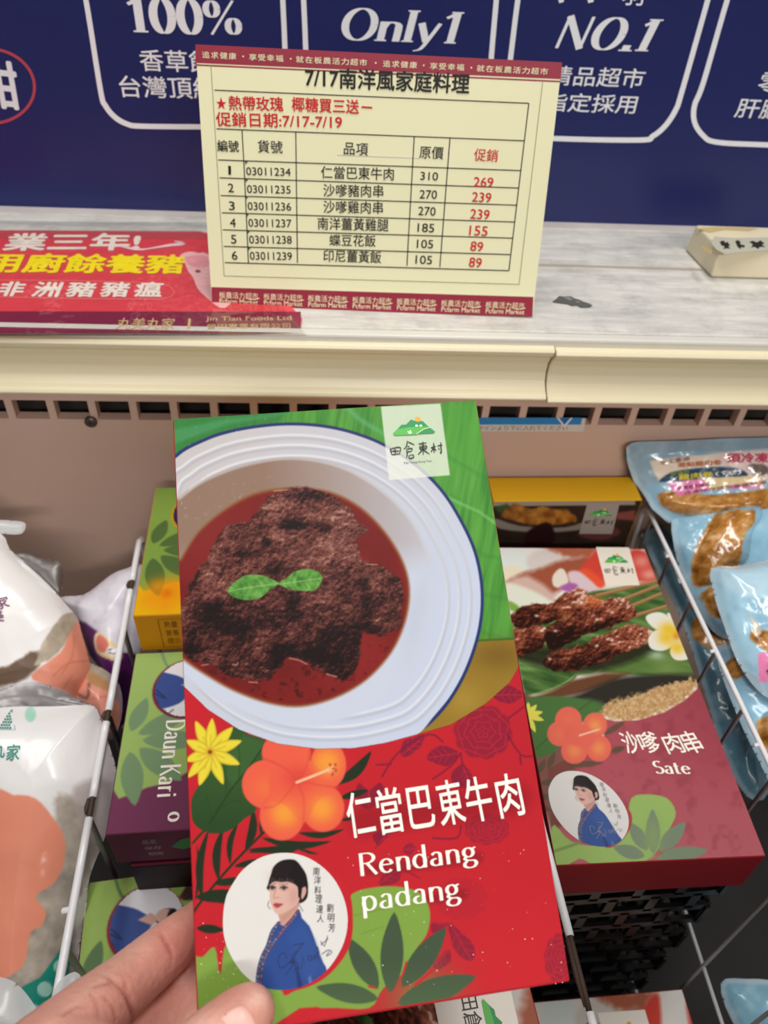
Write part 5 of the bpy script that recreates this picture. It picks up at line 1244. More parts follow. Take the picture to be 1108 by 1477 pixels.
b = MB(); b.box((0, 0, .003), (2 * hx_, 2 * hy_, .006), m_blk); b.build('crate_base', crate)
# ------------------------------------------------------------------ flexible bags and pouches
def film_mat(name, rough=0.2, coat=0.5, bump=0.35, bs=55, bd=0.004):
    m = mat(name, None, rough=rough, spec=0.4, var=0.02, scale=60, attr=True, coat=coat)
    nt = m.node_tree; b = nt.nodes['Principled BSDF']; b.inputs['Coat Roughness'].default_value = 0.08
    tc = nt.nodes.new('ShaderNodeTexCoord'); L = nt.links.new
    n2 = nt.nodes.new('ShaderNodeTexNoise'); n2.inputs['Scale'].default_value = bs; n2.inputs['Detail'].default_value = 2.5; n2.inputs['Distortion'].default_value = 1.2
    L(tc.outputs['Object'], n2.inputs['Vector'])
    bp = nt.nodes.new('ShaderNodeBump'); bp.inputs['Strength'].default_value = bump; bp.inputs['Distance'].default_value = bd
    L(n2.outputs['Fac'], bp.inputs['Height']); L(bp.outputs[0], b.inputs['Normal']); L(bp.outputs[0], b.inputs['Coat Normal'])
    return m
m_bag = film_mat('printed_bag_film', 0.3, 0.25, 0.16, 30)
m_pouch = film_mat('vacuum_pouch_film', 0.2, 0.6, 0.30, 40)
LAST = []
def pillow(part, parent, fr, poly_px, T, painter, m, step=0.0011, edge=0.012, wr=0.002, wsc=0.03, bulges=(), seed=1.0, smooth=3, name_uv=None):
    pp = catmull(poly_px, smooth) if smooth else poly_px
    uvs = [fr.uv(p) for p in pp]
    bl = [([fr.uv(p) for p in (catmull(q, 4) if len(q) > 3 else q)], h_) for q, h_ in bulges]
    def height(U, V):
        U = np.atleast_1d(np.asarray(U, float)); V = np.atleast_1d(np.asarray(V, float))
        di = np.maximum(0, -sdist(uvs, U, V)); f = 1 - np.exp(-di / edge)
        n = fbm(U + 0.3 * V, V, wsc, 3, seed); rdg = 1 - np.abs(2 * fbm(U - .2 * V, V * .8, wsc * 1.3, 2, seed + 3) - 1) * 2
        h = T * f + wr * (2 * n - 1) * np.minimum(1, di / (edge * .4)) + wr * .5 * rdg * np.minimum(1, di / (edge * .4))
        for q, h_ in bl: h = h + h_ * np.clip(-sdist(q, U, V) / .008, 0, 1) ** .5
        return h
    A = np.array(uvs); u0, v0 = A.min(0); u1, v1 = A.max(0)
    nu = max(4, int((u1 - u0) / step) + 1); nv = max(4, int((v1 - v0) / step) + 1)
    U, V = np.meshgrid(np.linspace(u0, u1, nu), np.linspace(v0, v1, nv)); U = U.ravel(); V = V.ravel()
    d = sdist(uvs, U, V); st = max((u1 - u0) / (nu - 1), (v1 - v0) / (nv - 1))
    out = (d > 0) & (d < 1.5 * st); P = np.array(uvs); x, y = U[out], V[out]; best = np.full(len(x), 1e9); bx = x.copy(); by = y.copy()
    for i in range(len(P)):
        a, b = P[i - 1], P[i]; e = b - a; t = np.clip(((x - a[0]) * e[0] + (y - a[1]) * e[1]) / (e @ e + 1e-15), 0, 1)
        qx, qy = a[0] + t * e[0], a[1] + t * e[1]; dd = (x - qx) ** 2 + (y - qy) ** 2; k = dd < best; best[k] = dd[k]; bx[k] = qx[k]; by[k] = qy[k]
    U[out] = bx; V[out] = by
    F = grid_faces(nu, nv, d < 1.5 * st); used = np.unique(F); rm = np.full(nu * nv, -1); rm[used] = np.arange(len(used)); U, V = U[used], V[used]; F = rm[F]
    H = height(U, V)
    W = np.array(fr.O)[None] + U[:, None] * np.array(fr.U)[None] + V[:, None] * np.array(fr.V)[None] + H[:, None] * np.array(fr.N)[None]
    W[:, 1] = np.minimum(W[:, 1], 0.4465 - 0.025 * (W[:, 0] - 0.05)); W0 = W - np.array(fr.O)[None]
    U, V, H = (W0 @ np.array(a_) for a_ in (fr.U, fr.V, fr.N))
    px = project(W); col = painter(px[:, 0], px[:, 1])
    n = len(U); di = np.maximum(0, -sdist(uvs, U, V)); Hb = H * 0 + np.minimum(H, 0) - 0.5 * T * (1 - np.exp(-di / edge)) - 0.0004
    mb = MB(); mb.slot(m)
    mb.v = np.concatenate([np.stack([U, V, H], 1), np.stack([U, V, Hb], 1)]).tolist()
    mb.f = F.tolist() + (F[:, ::-1] + n).tolist(); mb.mi = [0] * len(mb.f); mb.col = np.concatenate([col, col])
    o = mb.build(part, parent, smooth=True)
    LAST.append(o)
    return o, (lambda u, v: float(height(u, v)[0]))
def lean_frame(p, z, tilt=30, yaw=0, roll=0):
    """a bag's mid plane: facing up and leaning back from the shopper"""
    r = Matrix.Rotation(math.radians(yaw), 3, 'Z') @ Matrix.Rotation(math.radians(tilt), 3, 'X') @ Matrix.Rotation(math.radians(roll), 3, 'Y')
    return Frame(at_z(p, z), r @ Vector((1, 0, 0)), r @ Vector((0, 1, 0)))
def bag(name, label, cat, fr, group): return thing(name, label, cat, fr.mat(), group=group)
g8, g1 = Z(0, 620, .2979), Z(0, 1000, .3229)
def frozen(P, poly, soft=2.0, base=('8a7c6c', 'c9bda9'), sc=14, wob=3):
    n = fbm(P.x, P.y, sc, 4, 5); P.poly(poly, rgb(base[0])[None] * (1 - n[:, None]) + rgb(base[1])[None] * n[:, None], soft, 3, wob=wob, ws=10)
# upper white bag at the left
fA = lean_frame((60, 900), -0.43, 34, 8)
bA = bag('dumpling_bag', 'white frozen food bag with purple lettering and coral print, upper left', 'bag', fA, 'white frozen food bags')
def pA_(x, y):
    P = Paint(x, y, 'eceaea')
    P.poly(g8((-60, 1180), (60, 1130), (150, 1075), (200, 1090), (170, 1170), (60, 1230), (-60, 1240)), '6a5444', 2.5, 3, wob=3)
    frozen(P, g8((175, 1110), (200, 1050), (270, 930), (350, 880), (385, 920), (335, 1000), (270, 1090), (180, 1140)))
    P.poly(g8((150, 1190), (290, 1080), (330, 1000), (385, 925), (440, 1090), (440, 1200), (400, 1280), (330, 1300), (230, 1240)), 'e9957c', 1.5, 3)
    for q in (((260, 1190), (330, 1130), (420, 1120)), ((300, 1260), (350, 1190)), ((360, 1000), (350, 1100), (300, 1180))): P.line(g8(*q), 2, 'd67f68', 1.5, 3)
    P.poly(g8((-40, 1300), (100, 1240), (240, 1240), (380, 1310), (300, 1400), (-40, 1400)), 'c9c2c2', 3, 3)
    return P.fin()
_, lA = pillow('bag_film', bA, fA, [(-60, 740), (0, 768), (14, 792), (36, 811), (70, 843), (96, 873), (111, 890), (117, 910), (128, 950), (130, 978), (118, 1000), (90, 1030), (-60, 1040)], 0.022, pA_, m_bag, wr=0.0035, wsc=0.05, seed=2, step=.0007)
a = Art(fA, lift=lA, base=0.0006); pu = ink('7a2a66')
a.text('家', g8((22, 895))[0], g8((92, 872))[0], 17, pu, 1, bold=.01); a.text('美', g8((-5, 955))[0], g8((68, 940))[0], 17, pu, 1, bold=.01); a.text('丸', g8((-60, 990))[0], g8((10, 985))[0], 17, pu, 1, bold=.01)
a.build('bag_lettering', bA.children[0] if False else LAST[-1])
m_clear = bpy.data.materials.new('clear_bag_film'); m_clear.use_nodes = True; film_nodes(m_clear, 0.05, 0.3, 0.22, 28, (0.86, 0.86, 0.88))
m_milky = bpy.data.materials.new('milky_film'); m_milky.use_nodes = True
def milky():
    nt = m_milky.node_tree; b = nt.nodes['Principled BSDF']; b.inputs['Base Color'].default_value = (.72, .74, .76, 1); b.inputs['Alpha'].default_value = 0.55; b.inputs['Roughness'].default_value = .2
    tc = nt.nodes.new('ShaderNodeTexCoord'); n = nt.nodes.new('ShaderNodeTexNoise'); n.inputs['Scale'].default_value = 40; nt.links.new(tc.outputs['Object'], n.inputs[0])
    bp = nt.nodes.new('ShaderNodeBump'); bp.inputs['Strength'].default_value = .5; bp.inputs['Distance'].default_value = .004; nt.links.new(n.outputs['Fac'], bp.inputs['Height']); nt.links.new(bp.outputs[0], b.inputs['Normal'])
milky()
wh = lambda c: (lambda x, y: Paint(x, y, c).fin())
pillow('top_seal', bA, fA, g8((-30, 440), (60, 440), (122, 452), (108, 500), (40, 505), (-30, 490)), 0.002, wh('e8e8ec'), m_milky, edge=.004, wr=.001)
pillow('clear_fold', bA, fA, g8((60, 600), (130, 585), (210, 620), (298, 650), (296, 790), (250, 770), (150, 680), (70, 640)), 0.003, wh('b9b4ae'), m_clear, edge=.004, wr=.0015)
# white bag behind the left divider, with purple band
fC = lean_frame((170, 880), -0.45, 30, -4)
bC = bag('dumpling_bag', 'white frozen food bag with dark purple band, behind the left wire divider', 'bag', fC, 'white frozen food bags')
def pC_(x, y):
    P = Paint(x, y, 'dedbe6'); P.mix(np.clip((fbm(x, y, 14, 3, 7) - .5) * 3, 0, 1) * .5, 'b9b4c6')
    P.poly(g8((370, 920), (470, 975), (560, 1080), (700, 1110), (700, 1480), (560, 1480), (500, 1180), (400, 1060)), '571b5c', 1.5, 2)
    P.poly(g8((455, 1010), (480, 980), (570, 1050), (590, 1110), (540, 1115), (470, 1080)), 'e6cf9e', 1, 3); P.poly(g8((466, 1015), (485, 992), (525, 1030), (515, 1075), (475, 1070)), 'd97a6e', 1, 3)
    P.poly(g8((520, 1050), (560, 1050), (565, 1105), (505, 1085)), 'e9e4da', 1); P.line(g8((520, 1060), (555, 1068)), 1, '2a2230', .6); P.line(g8((515, 1075), (556, 1082)), 1, '2a2230', .6)
    P.poly(g8((560, 1200), (640, 1190), (620, 1480), (540, 1480)), '35123c', 3, 2)
    return P.fin()
pillow('bag_film', bC, fC, g8((290, 812), (400, 800), (470, 755), (540, 700), (610, 672), (700, 655), (740, 800), (690, 1000), (650, 1250), (600, 1420), (540, 1440), (500, 1250), (430, 1080), (380, 950), (320, 880)), 0.018, pC_, m_bag, wr=0.004, wsc=0.035, seed=4)
# small coral bag between
fD = lean_frame((150, 1010), -0.462, 28, 0)
bD = bag('dumpling_bag', 'crumpled clear and coral food bag in front of the purple band', 'bag', fD, 'white frozen food bags')
def pD_(x, y):
    P = Paint(x, y, 'a0909a'); frozen(P, g8((380, 1100), (500, 1150), (560, 1300), (430, 1320)), 3)
    P.poly(g8((340, 1280), (400, 1200), (470, 1230), (540, 1280), (580, 1340), (570, 1440), (520, 1460), (480, 1360), (400, 1310)), 'ec9a86', 2, 3); P.poly(g8((400, 1180), (440, 1170), (520, 1220), (520, 1260), (440, 1230)), 'b98a5e', 2, 3)
    P.line(g8((350, 1260), (420, 1300), (430, 1230)), 3, '6a3f30', 2, 3); P.line(g8((440, 1300), (520, 1290)), 2, 'd67f68', 1.5)
    return P.fin()
pillow('bag_film', bD, fD, g8((330, 1290), (400, 1120), (440, 1130), (520, 1170), (580, 1240), (592, 1360), (560, 1480), (500, 1500), (440, 1400), (370, 1350)), 0.014, pD_, m_bag, wr=0.004, wsc=0.03, seed=6)
# lower white bag
fB = lean_frame((60, 1240), -0.462, 30, 4)
bB = bag('dumpling_bag', 'white frozen food bag with teal lettering and dotted teal edge, lower left', 'bag', fB, 'white frozen food bags')
def pB_(x, y):
    P = Paint(x, y, 'eeedee'); P.mix(np.clip((x - 115) / 40, 0, 1) * .5, 'c6bfc0')
    frozen(P, g8((240, 470), (330, 470), (400, 560), (420, 700), (380, 850), (330, 1000), (320, 1320), (60, 1480), (-60, 1480), (-60, 1180), (100, 1050), (150, 900), (260, 760)), 4, ('857c74', 'd4cabb'), 18, 4)
    P.poly(g8((330, 420), (500, 400), (500, 760), (420, 760), (360, 560)), 'b5aaa8', 5, 3, op=.8)
    P.poly(g8((-60, 480), (60, 455), (160, 470), (240, 560), (288, 650), (285, 760), (240, 850), (160, 905), (205, 975), (185, 1040), (135, 1070), (115, 1190), (60, 1250), (-60, 1240)), 'ea9378', 1.4, 3)
    P.poly(g8((60, 1340), (180, 1270), (300, 1100), (320, 1130), (300, 1300), (240, 1480), (140, 1500)), '1e8d7d', 1.2, 2)
    for c_, r_ in (((200, 1322), 11), ((270, 1220), 10), ((150, 1420), 10), ((245, 1420), 10)): P.poly(ellipse(g8((0, 0))[0] if False else g1(c_)[0], r_, r_, 20), '9fd0c4', .8)
    P.poly(ellipse(g1((136, 95))[0], 8, 11, 20), 'a9dccb', 1)
    return P.fin()
g8_keep = g8; 
def _pB(x, y):
    global g8
    g8 = g1
    try: return pB_(x, y)
    finally: g8 = g8_keep
_, lB = pillow('bag_film', bB, fB, g1((-120, 60), (0, 62), (300, 52), (410, 55), (440, 90), (480, 210), (520, 350), (510, 480), (470, 640), (400, 820), (385, 960), (360, 1100), (330, 1300), (240, 1480), (-120, 1520)), 0.024, _pB, m_bag, wr=0.0032, wsc=0.05, seed=8, edge=.014, step=.0007)
a = Art(fB, lift=lB, base=0.0006); te = ink('2f9486')
a.text('家', g1((78, 300))[0], g1((136, 296))[0], 22, te, 1, bold=.012); a.text('丸', g1((10, 288))[0], g1((70, 285))[0], 20, te, 1, bold=.012)
for k in range(7):
    y_ = 75 + 13 * k; hw = (12 + 8 * k) / 2
    for j in range(max(1, int(hw * 2 / 11))):
        cx2 = 62 - hw + 5 + 11 * j; a.poly(g1((cx2 - 4, y_), (cx2 + 4, y_), (cx2 + 4, y_ + 8), (cx2 - 4, y_ + 8)), te, 1)
a.line(g1((62, 72), (22, 165), (104, 165)), 1.0, te, 1, closed=True); a.poly(g1((-60, 90), (0, 92), (10, 130), (14, 160), (-60, 160)), te, 1)
a.build('bag_lettering', LAST[-1])
pillow('clear_top_fold', bB, fB, g1((-120, 10), (0, -20), (120, -50), (210, -40), (330, 20), (420, 60), (300, 66), (-120, 70)), 0.003, wh('b9b4b4'), m_clear, edge=.006, wr=.002, wsc=.02)
# clear pouch at the bottom left corner and a loose clear flap
fF = lean_frame((20, 1450), -0.36, 30)
bF = bag('clear_pouch', 'pale clear pouch at the bottom left corner in front of the teal edge', 'bag', fF, None)
pillow('pouch_film', bF, fF, g1((-120, 1260), (0, 1268), (70, 1295), (130, 1360), (170, 1430), (190, 1520), (-120, 1560)), 0.012, wh('a9c4c8'), m_milky, wr=.002)
fG = lean_frame((90, 1440), -0.405, 30)
bG = bag('clear_wrapper', 'loose clear plastic wrapper at the foot of the left wire divider', 'wrapper', fG, None)
pillow('wrapper_film', bG, fG, g1((270, 1280), (330, 1245), (362, 1270), (350, 1330), (290, 1400), (215, 1480), (205, 1440), (240, 1330)), 0.004, wh('c8c6ca'), m_milky, edge=.005, wr=.002)

# ------------------------------------------------------------------ blue vacuum pouches at the right
z8 = Z(880, 600, .3383); zq = Z(690, 600, .3773)
PB, PB2 = '90bfd9', '6fa3c2'
def chick(P, poly, sd=1, hi=1.0):
    x, y = P.x, P.y; n = fbm(x, y, 16, 4, sd); n2 = fbm(x - 1, y - 2, 16, 4, sd); L = np.clip(.5 + (n - n2) * 1.8 + (n - .5) * .9, 0, 1)
    st = np.array([0, .3, .55, .8, 1]); cs_ = np.array([rgb(q) for q in ('7a4814', 'a36a24', 'bd8440', 'cf9f66', 'e0c298')])
    P.poly(poly, np.stack([np.interp(L, st, cs_[:, j]) for j in range(3)], 1), 1.6, 4, wob=2.5, ws=8)
def pouch_base(x, y, c=PB, s=1):
    P = Paint(x, y, c); n = fbm(x, y, 24, 3, s + 40); P.mix(np.clip((n - .5) * 3, 0, 1) * .5, 'b9d9e8'); P.mix(np.clip((.45 - n) * 3, 0, 1) * .45, '74a4be'); return P
def blue_pouch(label, fr, poly, paint, T=.014, bulges=(), seed=1, wr=.0025, sm=True):
    r = thing('vacuum_pouch', label, 'pouch', fr.mat(), group='blue vacuum pouches of chicken')
    def paint2(x, y):
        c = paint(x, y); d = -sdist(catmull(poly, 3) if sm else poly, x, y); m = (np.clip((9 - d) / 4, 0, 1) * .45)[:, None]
        return c * (1 - m) + m * np.array([*lin('cfe3ee'), 1])[None]
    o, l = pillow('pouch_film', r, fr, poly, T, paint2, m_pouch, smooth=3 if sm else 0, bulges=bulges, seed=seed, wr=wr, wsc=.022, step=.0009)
    return r, l
# lower, shaded pouches seen through the wire
f6 = lean_frame((985, 960), -0.47, 8, -8)
K6 = z8((360, 860), (420, 870), (500, 960), (480, 1010), (400, 980), (350, 940))
def p6(x, y): P = pouch_base(x, y, '5f8ea6', 3); chick(P, K6, 4); return P.fin()  # darker base puts the shade into this pouch's film colour
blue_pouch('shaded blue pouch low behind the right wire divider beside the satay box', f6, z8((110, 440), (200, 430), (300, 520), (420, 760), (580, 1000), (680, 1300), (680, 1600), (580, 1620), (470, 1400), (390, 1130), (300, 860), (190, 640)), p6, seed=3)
f5 = lean_frame((1080, 1130), -0.44, 14, -12)
K5a, K5b = z8((490, 1060), (530, 1030), (572, 1050), (580, 1090), (540, 1120), (495, 1105)), z8((625, 1310), (660, 1285), (760, 1290), (760, 1480), (690, 1470), (640, 1400))
def p5(x, y): P = pouch_base(x, y, PB, 5); chick(P, K5a, 5); chick(P, K5b, 6); return P.fin()
blue_pouch('pale blue pouch lowest in the stack right of the right wire divider', f5, z8((450, 1010), (520, 980), (640, 1080), (800, 1100), (850, 1650), (760, 1700), (640, 1480), (540, 1270)), p5, bulges=((K5a, .004), (K5b, .006)), seed=5)
f1 = lean_frame((1010, 690), -0.385, 52, -4)
K1 = zq((690, 300), (760, 290), (900, 300), (1080, 280), (1150, 270), (1150, 360), (1060, 378), (900, 384), (770, 376), (705, 345))
def p1_(x, y):
    P = pouch_base(x, y, '8fa9ba', 7); P.poly(zq((640, 260), (1200, 230), (1200, 420), (650, 420)), PB, 4, op=.8)  # grey upper film: its shadow is part of the colour
    P.poly(zq((655, 172), (790, 155), (960, 140), (1200, 125), (1200, 240), (1000, 250), (690, 248), (670, 210)), 'e5d3c0', .9); P.poly(zq((900, 140), (1200, 122), (1200, 235), (960, 245)), 'e6c9cc', 3, op=.7)
    P.poly(zq((692, 248), (740, 215), (850, 198), (960, 195), (1020, 212), (1022, 232), (900, 236), (800, 246), (720, 252)), '1f4560', 1, 3)
    chick(P, K1, 8)
    P.poly(zq((722, 256), (860, 240), (890, 285), (762, 305)), 'ee85b8', .8); P.poly(zq((860, 240), (1080, 226), (1100, 262), (890, 285)), 'e8cfa0', .8); P.poly(zq((950, 268), (1095, 262), (1085, 275), (960, 280)), 'e57fb0', 1)
    P.poly(zq((1030, 195), (1070, 180), (1110, 200), (1100, 228), (1050, 222)), '6a5a50', 1.5, 3, wob=2)
    return P.fin()
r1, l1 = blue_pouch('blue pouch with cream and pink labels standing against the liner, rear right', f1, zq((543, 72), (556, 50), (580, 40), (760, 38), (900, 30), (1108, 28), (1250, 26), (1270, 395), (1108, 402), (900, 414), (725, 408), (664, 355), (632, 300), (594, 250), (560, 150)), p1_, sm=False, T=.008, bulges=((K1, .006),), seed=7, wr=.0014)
a = Art(f1, lift=l1, base=0.0008)
a.text('有效2027.01.02', zq((853, 106))[0], zq((982, 104))[0], 7, ink('2a2c30'), 2, bold=.03)
a.text('須冷凍', zq((935, 178))[0], zq((1086, 176))[0], 13.5, ink('c8325a'), 2, bold=.03)
a.text('老協珍手作', zq((680, 186))[0], zq((790, 168))[0], 6, ink('a0604a'), 2) if False else a.text('手工香滷', zq((680, 186))[0], zq((790, 168))[0], 6, ink('a0604a'), 2, bold=.02)
a.text('港點雞肉卷', zq((745, 196))[0], zq((915, 184))[0], 7, ink('c4643a'), 2, bold=.02); a.text('即食包', zq((720, 228))[0], zq((790, 215))[0], 5, ink('8a9a3a'), 2, bold=.02)
a.text('雞肉卷', zq((750, 244))[0], zq((880, 232))[0], 8.5, ink('d9c63a'), 2, bold=.03); a.text('(包)', zq((888, 228))[0], zq((985, 222))[0], 7, ink('e6e2da'), 2, bold=.02)
a.text('營養標示雞肉', zq((748, 282))[0], zq((868, 266))[0], 5.5, ink('7a2a5a'), 2, bold=.01); a.text('冷凍保存請勿重複解凍', zq((770, 297))[0], zq((1080, 256))[0], 4.5, ink('7a3a5a'), 2, bold=.01)
a.build('label_lettering', LAST[-1])
f2 = lean_frame((1010, 790), -0.42, 30, -10)
K2a = z8((345, 650), (360, 580), (400, 500), (440, 430), (520, 405), (610, 400), (615, 450), (570, 520), (545, 640), (470, 655), (430, 720), (360, 725)); K2b = z8((385, 760), (430, 730), (470, 760), (480, 850), (440, 860), (400, 800))
def p2_(x, y): P = pouch_base(x, y, PB, 9); chick(P, K2a, 2); chick(P, K2b, 9); return P.fin()
blue_pouch('blue pouch with one long golden chicken roll, behind the right wire divider', f2, z8((262, 435), (340, 400), (450, 372), (640, 345), (800, 350), (820, 600), (660, 720), (540, 850), (510, 950), (430, 910), (350, 780), (292, 640)), p2_, bulges=((K2a, .008), (K2b, .005)), seed=9)
f3 = lean_frame((1080, 890), -0.392, 22, -14)
K3 = z8((600, 925), (640, 915), (720, 930), (740, 1010), (660, 1000), (610, 960))
def p3_(x, y):
    P = pouch_base(x, y, 'a2cde4', 11); P.poly(z8((480, 680), (700, 650), (760, 760), (600, 770), (520, 740)), 'b8d8ea', 4, 3); chick(P, K3, 12)
    P.poly(z8((595, 850), (640, 900), (645, 930), (620, 935)), 'e9d9c0', 1); P.poly(z8((632, 1010), (760, 1000), (770, 1140), (634, 1135)), 'ee8abb', .8)
    return P.fin()
r3, l3 = blue_pouch('sky blue pouch with pink price label, over the pouch with the long chicken roll', f3, z8((432, 650), (560, 640), (680, 610), (820, 570), (880, 900), (860, 1220), (720, 1220), (630, 1170), (545, 1050), (485, 890), (446, 770)), p3_, T=.016, bulges=((K3, .004),), seed=11)
a = Art(f3, lift=l3, base=.0008)
for k, s_ in enumerate(('冷凍', '雞肉', '淨重', '9/15')): a.text(s_, z8((640, 1040 + 26 * k))[0], z8((705, 1040 + 26 * k))[0], 6, ink('3a2a6a') if k == 3 else ink('5a2a3a'), 2, bold=.015)
a.build('label_lettering', LAST[-1])
f7 = lean_frame((1090, 740), -0.43, 34, -6)
K7 = z8((640, 470), (700, 430), (790, 420), (800, 520), (720, 560), (650, 540))
def p7(x, y): P = pouch_base(x, y, '9ac8e0', 15); chick(P, K7, 14); P.line(z8((640, 380), (655, 410), (645, 430)), 2, '4a5a66', 1, 3); return P.fin()
blue_pouch('light blue pouch tucked between the labelled pouch and the pouch with the pink price label', f7, z8((585, 560), (610, 440), (650, 350), (760, 320), (860, 320), (860, 640), (740, 680), (620, 660)), p7, bulges=((K7, .005),), seed=15)
f4 = lean_frame((1090, 1450), -0.60, 20, -10)
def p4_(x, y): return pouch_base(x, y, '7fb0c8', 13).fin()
blue_pouch('blue pouch deep in the lower right corner below the wire divider', f4, [(1040, 1418), (1075, 1412), (1130, 1425), (1160, 1520), (1090, 1510), (1055, 1470)], p4_, seed=13)
# ------------------------------------------------------------------ the shopper's left hand
def hp(px, py, h): return fr_h.pt(*fr_h.uv((px, py)), h)
chains = {
 'index': [((45, 1535), .016, .013), ((110, 1480), .000, .0112), ((165, 1441), -.018, .0096), ((212, 1405), -.030, .0091), ((252, 1376), -.037, .0083), ((290, 1350), -.0395, .0079), ((340, 1318), -.0392, .0074), ((392, 1288), -.0380, .0066)],
 'middle': [((80, 1590), .006, .013), ((150, 1535), -.022, .0105), ((205, 1500), -.040, .0096), ((262, 1462), -.0435, .0088), ((330, 1420), -.0405, .0080), ((392, 1386), -.0388, .0070)],
 'ring': [((110, 1660), .004, .0125), ((180, 1610), -.024, .010), ((240, 1570), -.042, .0092), ((310, 1525), -.0415, .0080), ((372, 1490), -.0385, .0068)],
 'little': [((140, 1725), .004, .0115), ((205, 1685), -.024, .0088), ((265, 1640), -.040, .0078), ((320, 1600), -.0385, .0068), ((362, 1572), -.0370, .0058)],
 'thumb': [((90, 1690), .030, .016), ((170, 1610), .022, .0135), ((235, 1550), .0150, .0112), ((292, 1506), .0105, .0100), ((326, 1478), .0090, .0097), ((351, 1457), .0083, .0090), ((361, 1449), .0078, .0080)],
 'palm': [((60, 1545), .014, .015), ((85, 1600), .014, .017), ((115, 1670), .014, .018), ((140, 1735), .012, .016)],
 'web': [((85, 1505), .010, .0115), ((135, 1515), .008, .0105), ((175, 1535), .012, .011), ((215, 1560), .015, .010)],
 'heel': [((70, 1600), .020, .018), ((80, 1690), .028, .020), ((60, 1800), .036, .024), ((20, 1930), .046, .027), ((-60, 2120), .06, .030)],
 'heel2': [((120, 1690), .018, .018), ((110, 1780), .026, .022), ((60, 1900), .036, .026)],
}
bm = bmesh.new()
def capsule(bm, P, R, seg=16):
    n = len(P); pts = []; rr = []
    for i in range(n - 1):
        for k in range(4):
            t = k / 4; pts.append(P[i].lerp(P[i + 1], t)); rr.append(R[i] * (1 - t) + R[i + 1] * t)
    pts.append(P[-1]); rr.append(R[-1])
    # smooth path
    for _ in range(2):
        q = [pts[0]] + [(pts[i - 1] + pts[i] * 2 + pts[i + 1]) / 4 for i in range(1, len(pts) - 1)] + [pts[-1]]; pts = q
    for p, r in zip(pts, rr):
        bmesh.ops.create_icosphere(bm, subdivisions=3, radius=r, matrix=Matrix.Translation(p))
    rings = []; up = Vector((0, 0, 1))
    for i, p in enumerate(pts):
        t = (pts[min(i + 1, len(pts) - 1)] - pts[max(i - 1, 0)]).normalized(); a_ = t.cross(up).normalized(); b_ = a_.cross(t)
        rings.append([bm.verts.new(p + (a_ * math.cos(2 * math.pi * k / seg) + b_ * math.sin(2 * math.pi * k / seg)) * rr[i]) for k in range(seg)])
    for i in range(len(rings) - 1):
        for k in range(seg): bm.faces.new((rings[i][k], rings[i][(k + 1) % seg], rings[i + 1][(k + 1) % seg], rings[i + 1][k]))
    bm.faces.new(rings[0]); bm.faces.new(rings[-1][::-1])
for nm, c in chains.items():
    capsule(bm, [hp(*p, h) for p, h, r in c], [r for p, h, r in c])
me = bpy.data.meshes.new('hand_raw'); bm.to_mesh(me); bm.free()
raw = bpy.data.objects.new('hand_raw', me); COL.objects.link(raw)
rmod = raw.modifiers.new('r', 'REMESH'); rmod.mode = 'VOXEL'; rmod.voxel_size = 0.0010
smod = raw.modifiers.new('s', 'SMOOTH'); smod.factor = 0.6; smod.iterations = 14
dg = bpy.context.evaluated_depsgraph_get(); dg.update()
hm = bpy.data.meshes.new_from_object(raw.evaluated_get(dg)); bpy.data.objects.remove(raw)
nv_ = len(hm.vertices); co = np.zeros(nv_ * 3); hm.vertices.foreach_get('co', co); co = co.reshape(-1, 3)
no = np.zeros(nv_ * 3); hm.vertices.foreach_get('normal', no); no = no.reshape(-1, 3)
px = project(co); X_, Y_ = px[:, 0], px[:, 1]
hz_ = Z(60, 1180, .3249)
def hz1(*p): return Z(0, 1000, .3229)(*p)
creases = [(hz1((715, 1065), (735, 1110), (765, 1160)), .0005, 2.0), (hz1((728, 1080), (760, 1130), (770, 1185)), .0003, 1.6), (hz1((490, 1270), (545, 1320), (580, 1380), (600, 1440)), .0007, 2.4), (hz1((500, 1290), (470, 1300), (420, 1310)), .0003, 2.0), (hz1((400, 1340), (430, 1380), (440, 1440)), .0003, 2.0), (hz1((460, 1350), (500, 1400), (520, 1460)), .0003, 2.0), (hz1((280, 1440), (340, 1400), (380, 1400)), .0003, 2.0), (hz1((560, 1300), (590, 1400), (596, 1477)), .0006, 3)]
facing = (no @ np.array(-(fr_h.pt(0, 0, 0) - CAM).normalized())) > 0.05
P = Paint(X_, Y_, 'd79a8b')
P.mix(np.clip(fbm(X_, Y_, 26, 3, 3) * 1.2 - .3, 0, 1) * .5, 'cf8c7c')
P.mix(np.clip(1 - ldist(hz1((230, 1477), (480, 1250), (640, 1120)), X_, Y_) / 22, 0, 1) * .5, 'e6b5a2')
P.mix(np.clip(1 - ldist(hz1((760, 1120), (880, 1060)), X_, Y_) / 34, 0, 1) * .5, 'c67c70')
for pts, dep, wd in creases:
    g = np.exp(-(ldist(pts, X_, Y_) / wd) ** 2) * facing; co -= no * (g * dep)[:, None]; P.mix(g * .45, 'a85c52')
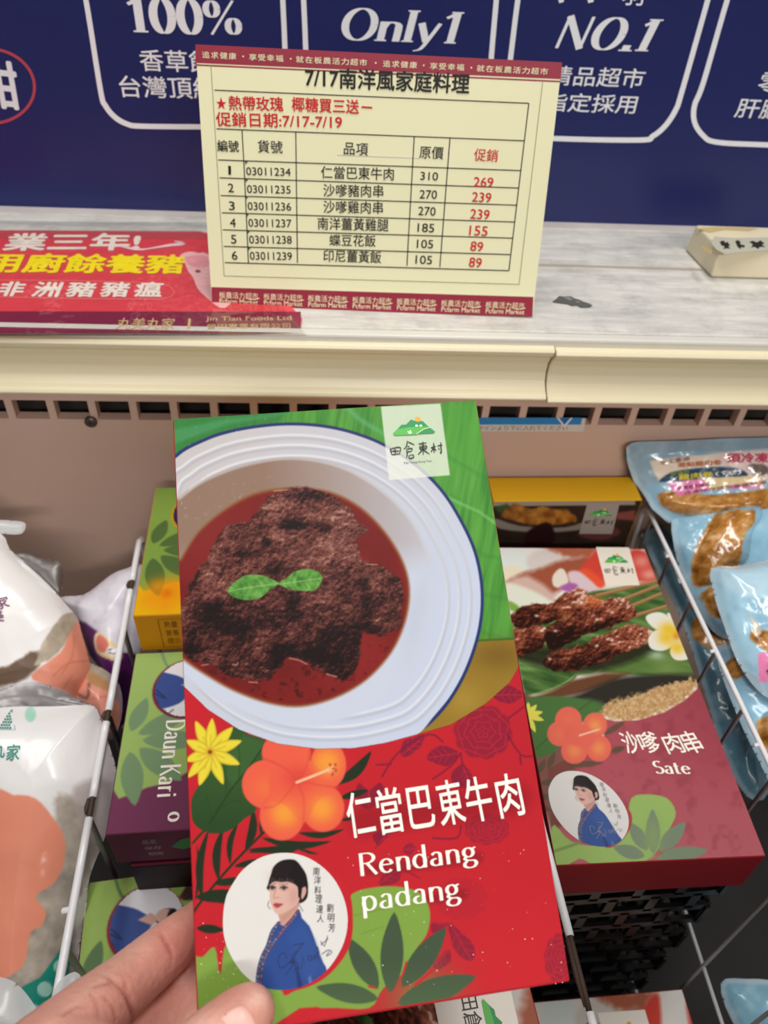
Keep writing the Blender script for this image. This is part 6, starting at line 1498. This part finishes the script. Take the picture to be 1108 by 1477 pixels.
co += no * ((fbm(X_, Y_, 3, 2, 9) - .5) * 0.00012 * facing)[:, None]
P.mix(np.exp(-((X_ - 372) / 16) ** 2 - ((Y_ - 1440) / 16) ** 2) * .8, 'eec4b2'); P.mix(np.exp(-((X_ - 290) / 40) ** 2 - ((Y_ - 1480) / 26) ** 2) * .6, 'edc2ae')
hm.vertices.foreach_set('co', co.ravel())
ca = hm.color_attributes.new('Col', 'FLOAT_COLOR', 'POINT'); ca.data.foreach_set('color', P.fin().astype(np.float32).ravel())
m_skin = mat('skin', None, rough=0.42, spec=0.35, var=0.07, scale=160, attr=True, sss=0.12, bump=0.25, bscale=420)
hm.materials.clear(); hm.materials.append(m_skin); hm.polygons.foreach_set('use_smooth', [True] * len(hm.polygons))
hm.name = 'hand'
hand = bpy.data.objects.new('hand', hm); place(hand)
tag(hand, "shopper's bare left hand gripping the raised red box at its lower left corner", 'hand')
# thumb nail
pA_n, pB_n = hp(330, 1474, .0), hp(359, 1451, .0)
ax = (pB_n - pA_n).normalized(); nn_ = fr_h.N; sd_ = ax.cross(nn_).normalized()
cen = hp(343, 1464, .0083); R_n = 0.0094
nb = MB(); nu_, nvv = 17, 15; vs_ = []
for j in range(nvv):
    for i in range(nu_):
        s_ = (i / (nu_ - 1) - .5) * 2; t_ = (j / (nvv - 1) - .5) * 2
        wl = 0.0062 * (1 - .25 * max(0, abs(t_) - .4) ** 1.5); an = s_ * wl / R_n; rr_ = R_n * 1.015 - 0.0010 * max(0, t_) ** 2 - .0006 * (abs(s_) > .95) - .0006 * (abs(t_) > .95)
        vs_.append(cen + ax * (t_ * 0.0062 - .001 * s_ * s_ * (1 if t_ > 0 else -.6)) + sd_ * math.sin(an) * rr_ + nn_ * math.cos(an) * rr_)
nb.add(vs_, [(j * nu_ + i, j * nu_ + i + 1, (j + 1) * nu_ + i + 1, (j + 1) * nu_ + i) for j in range(nvv - 1) for i in range(nu_ - 1)], mat('nail', 'efb9ae', rough=0.34, spec=0.4, var=0.03))
nl = nb.build('thumb_nail', hand, smooth=True, fixn=True)
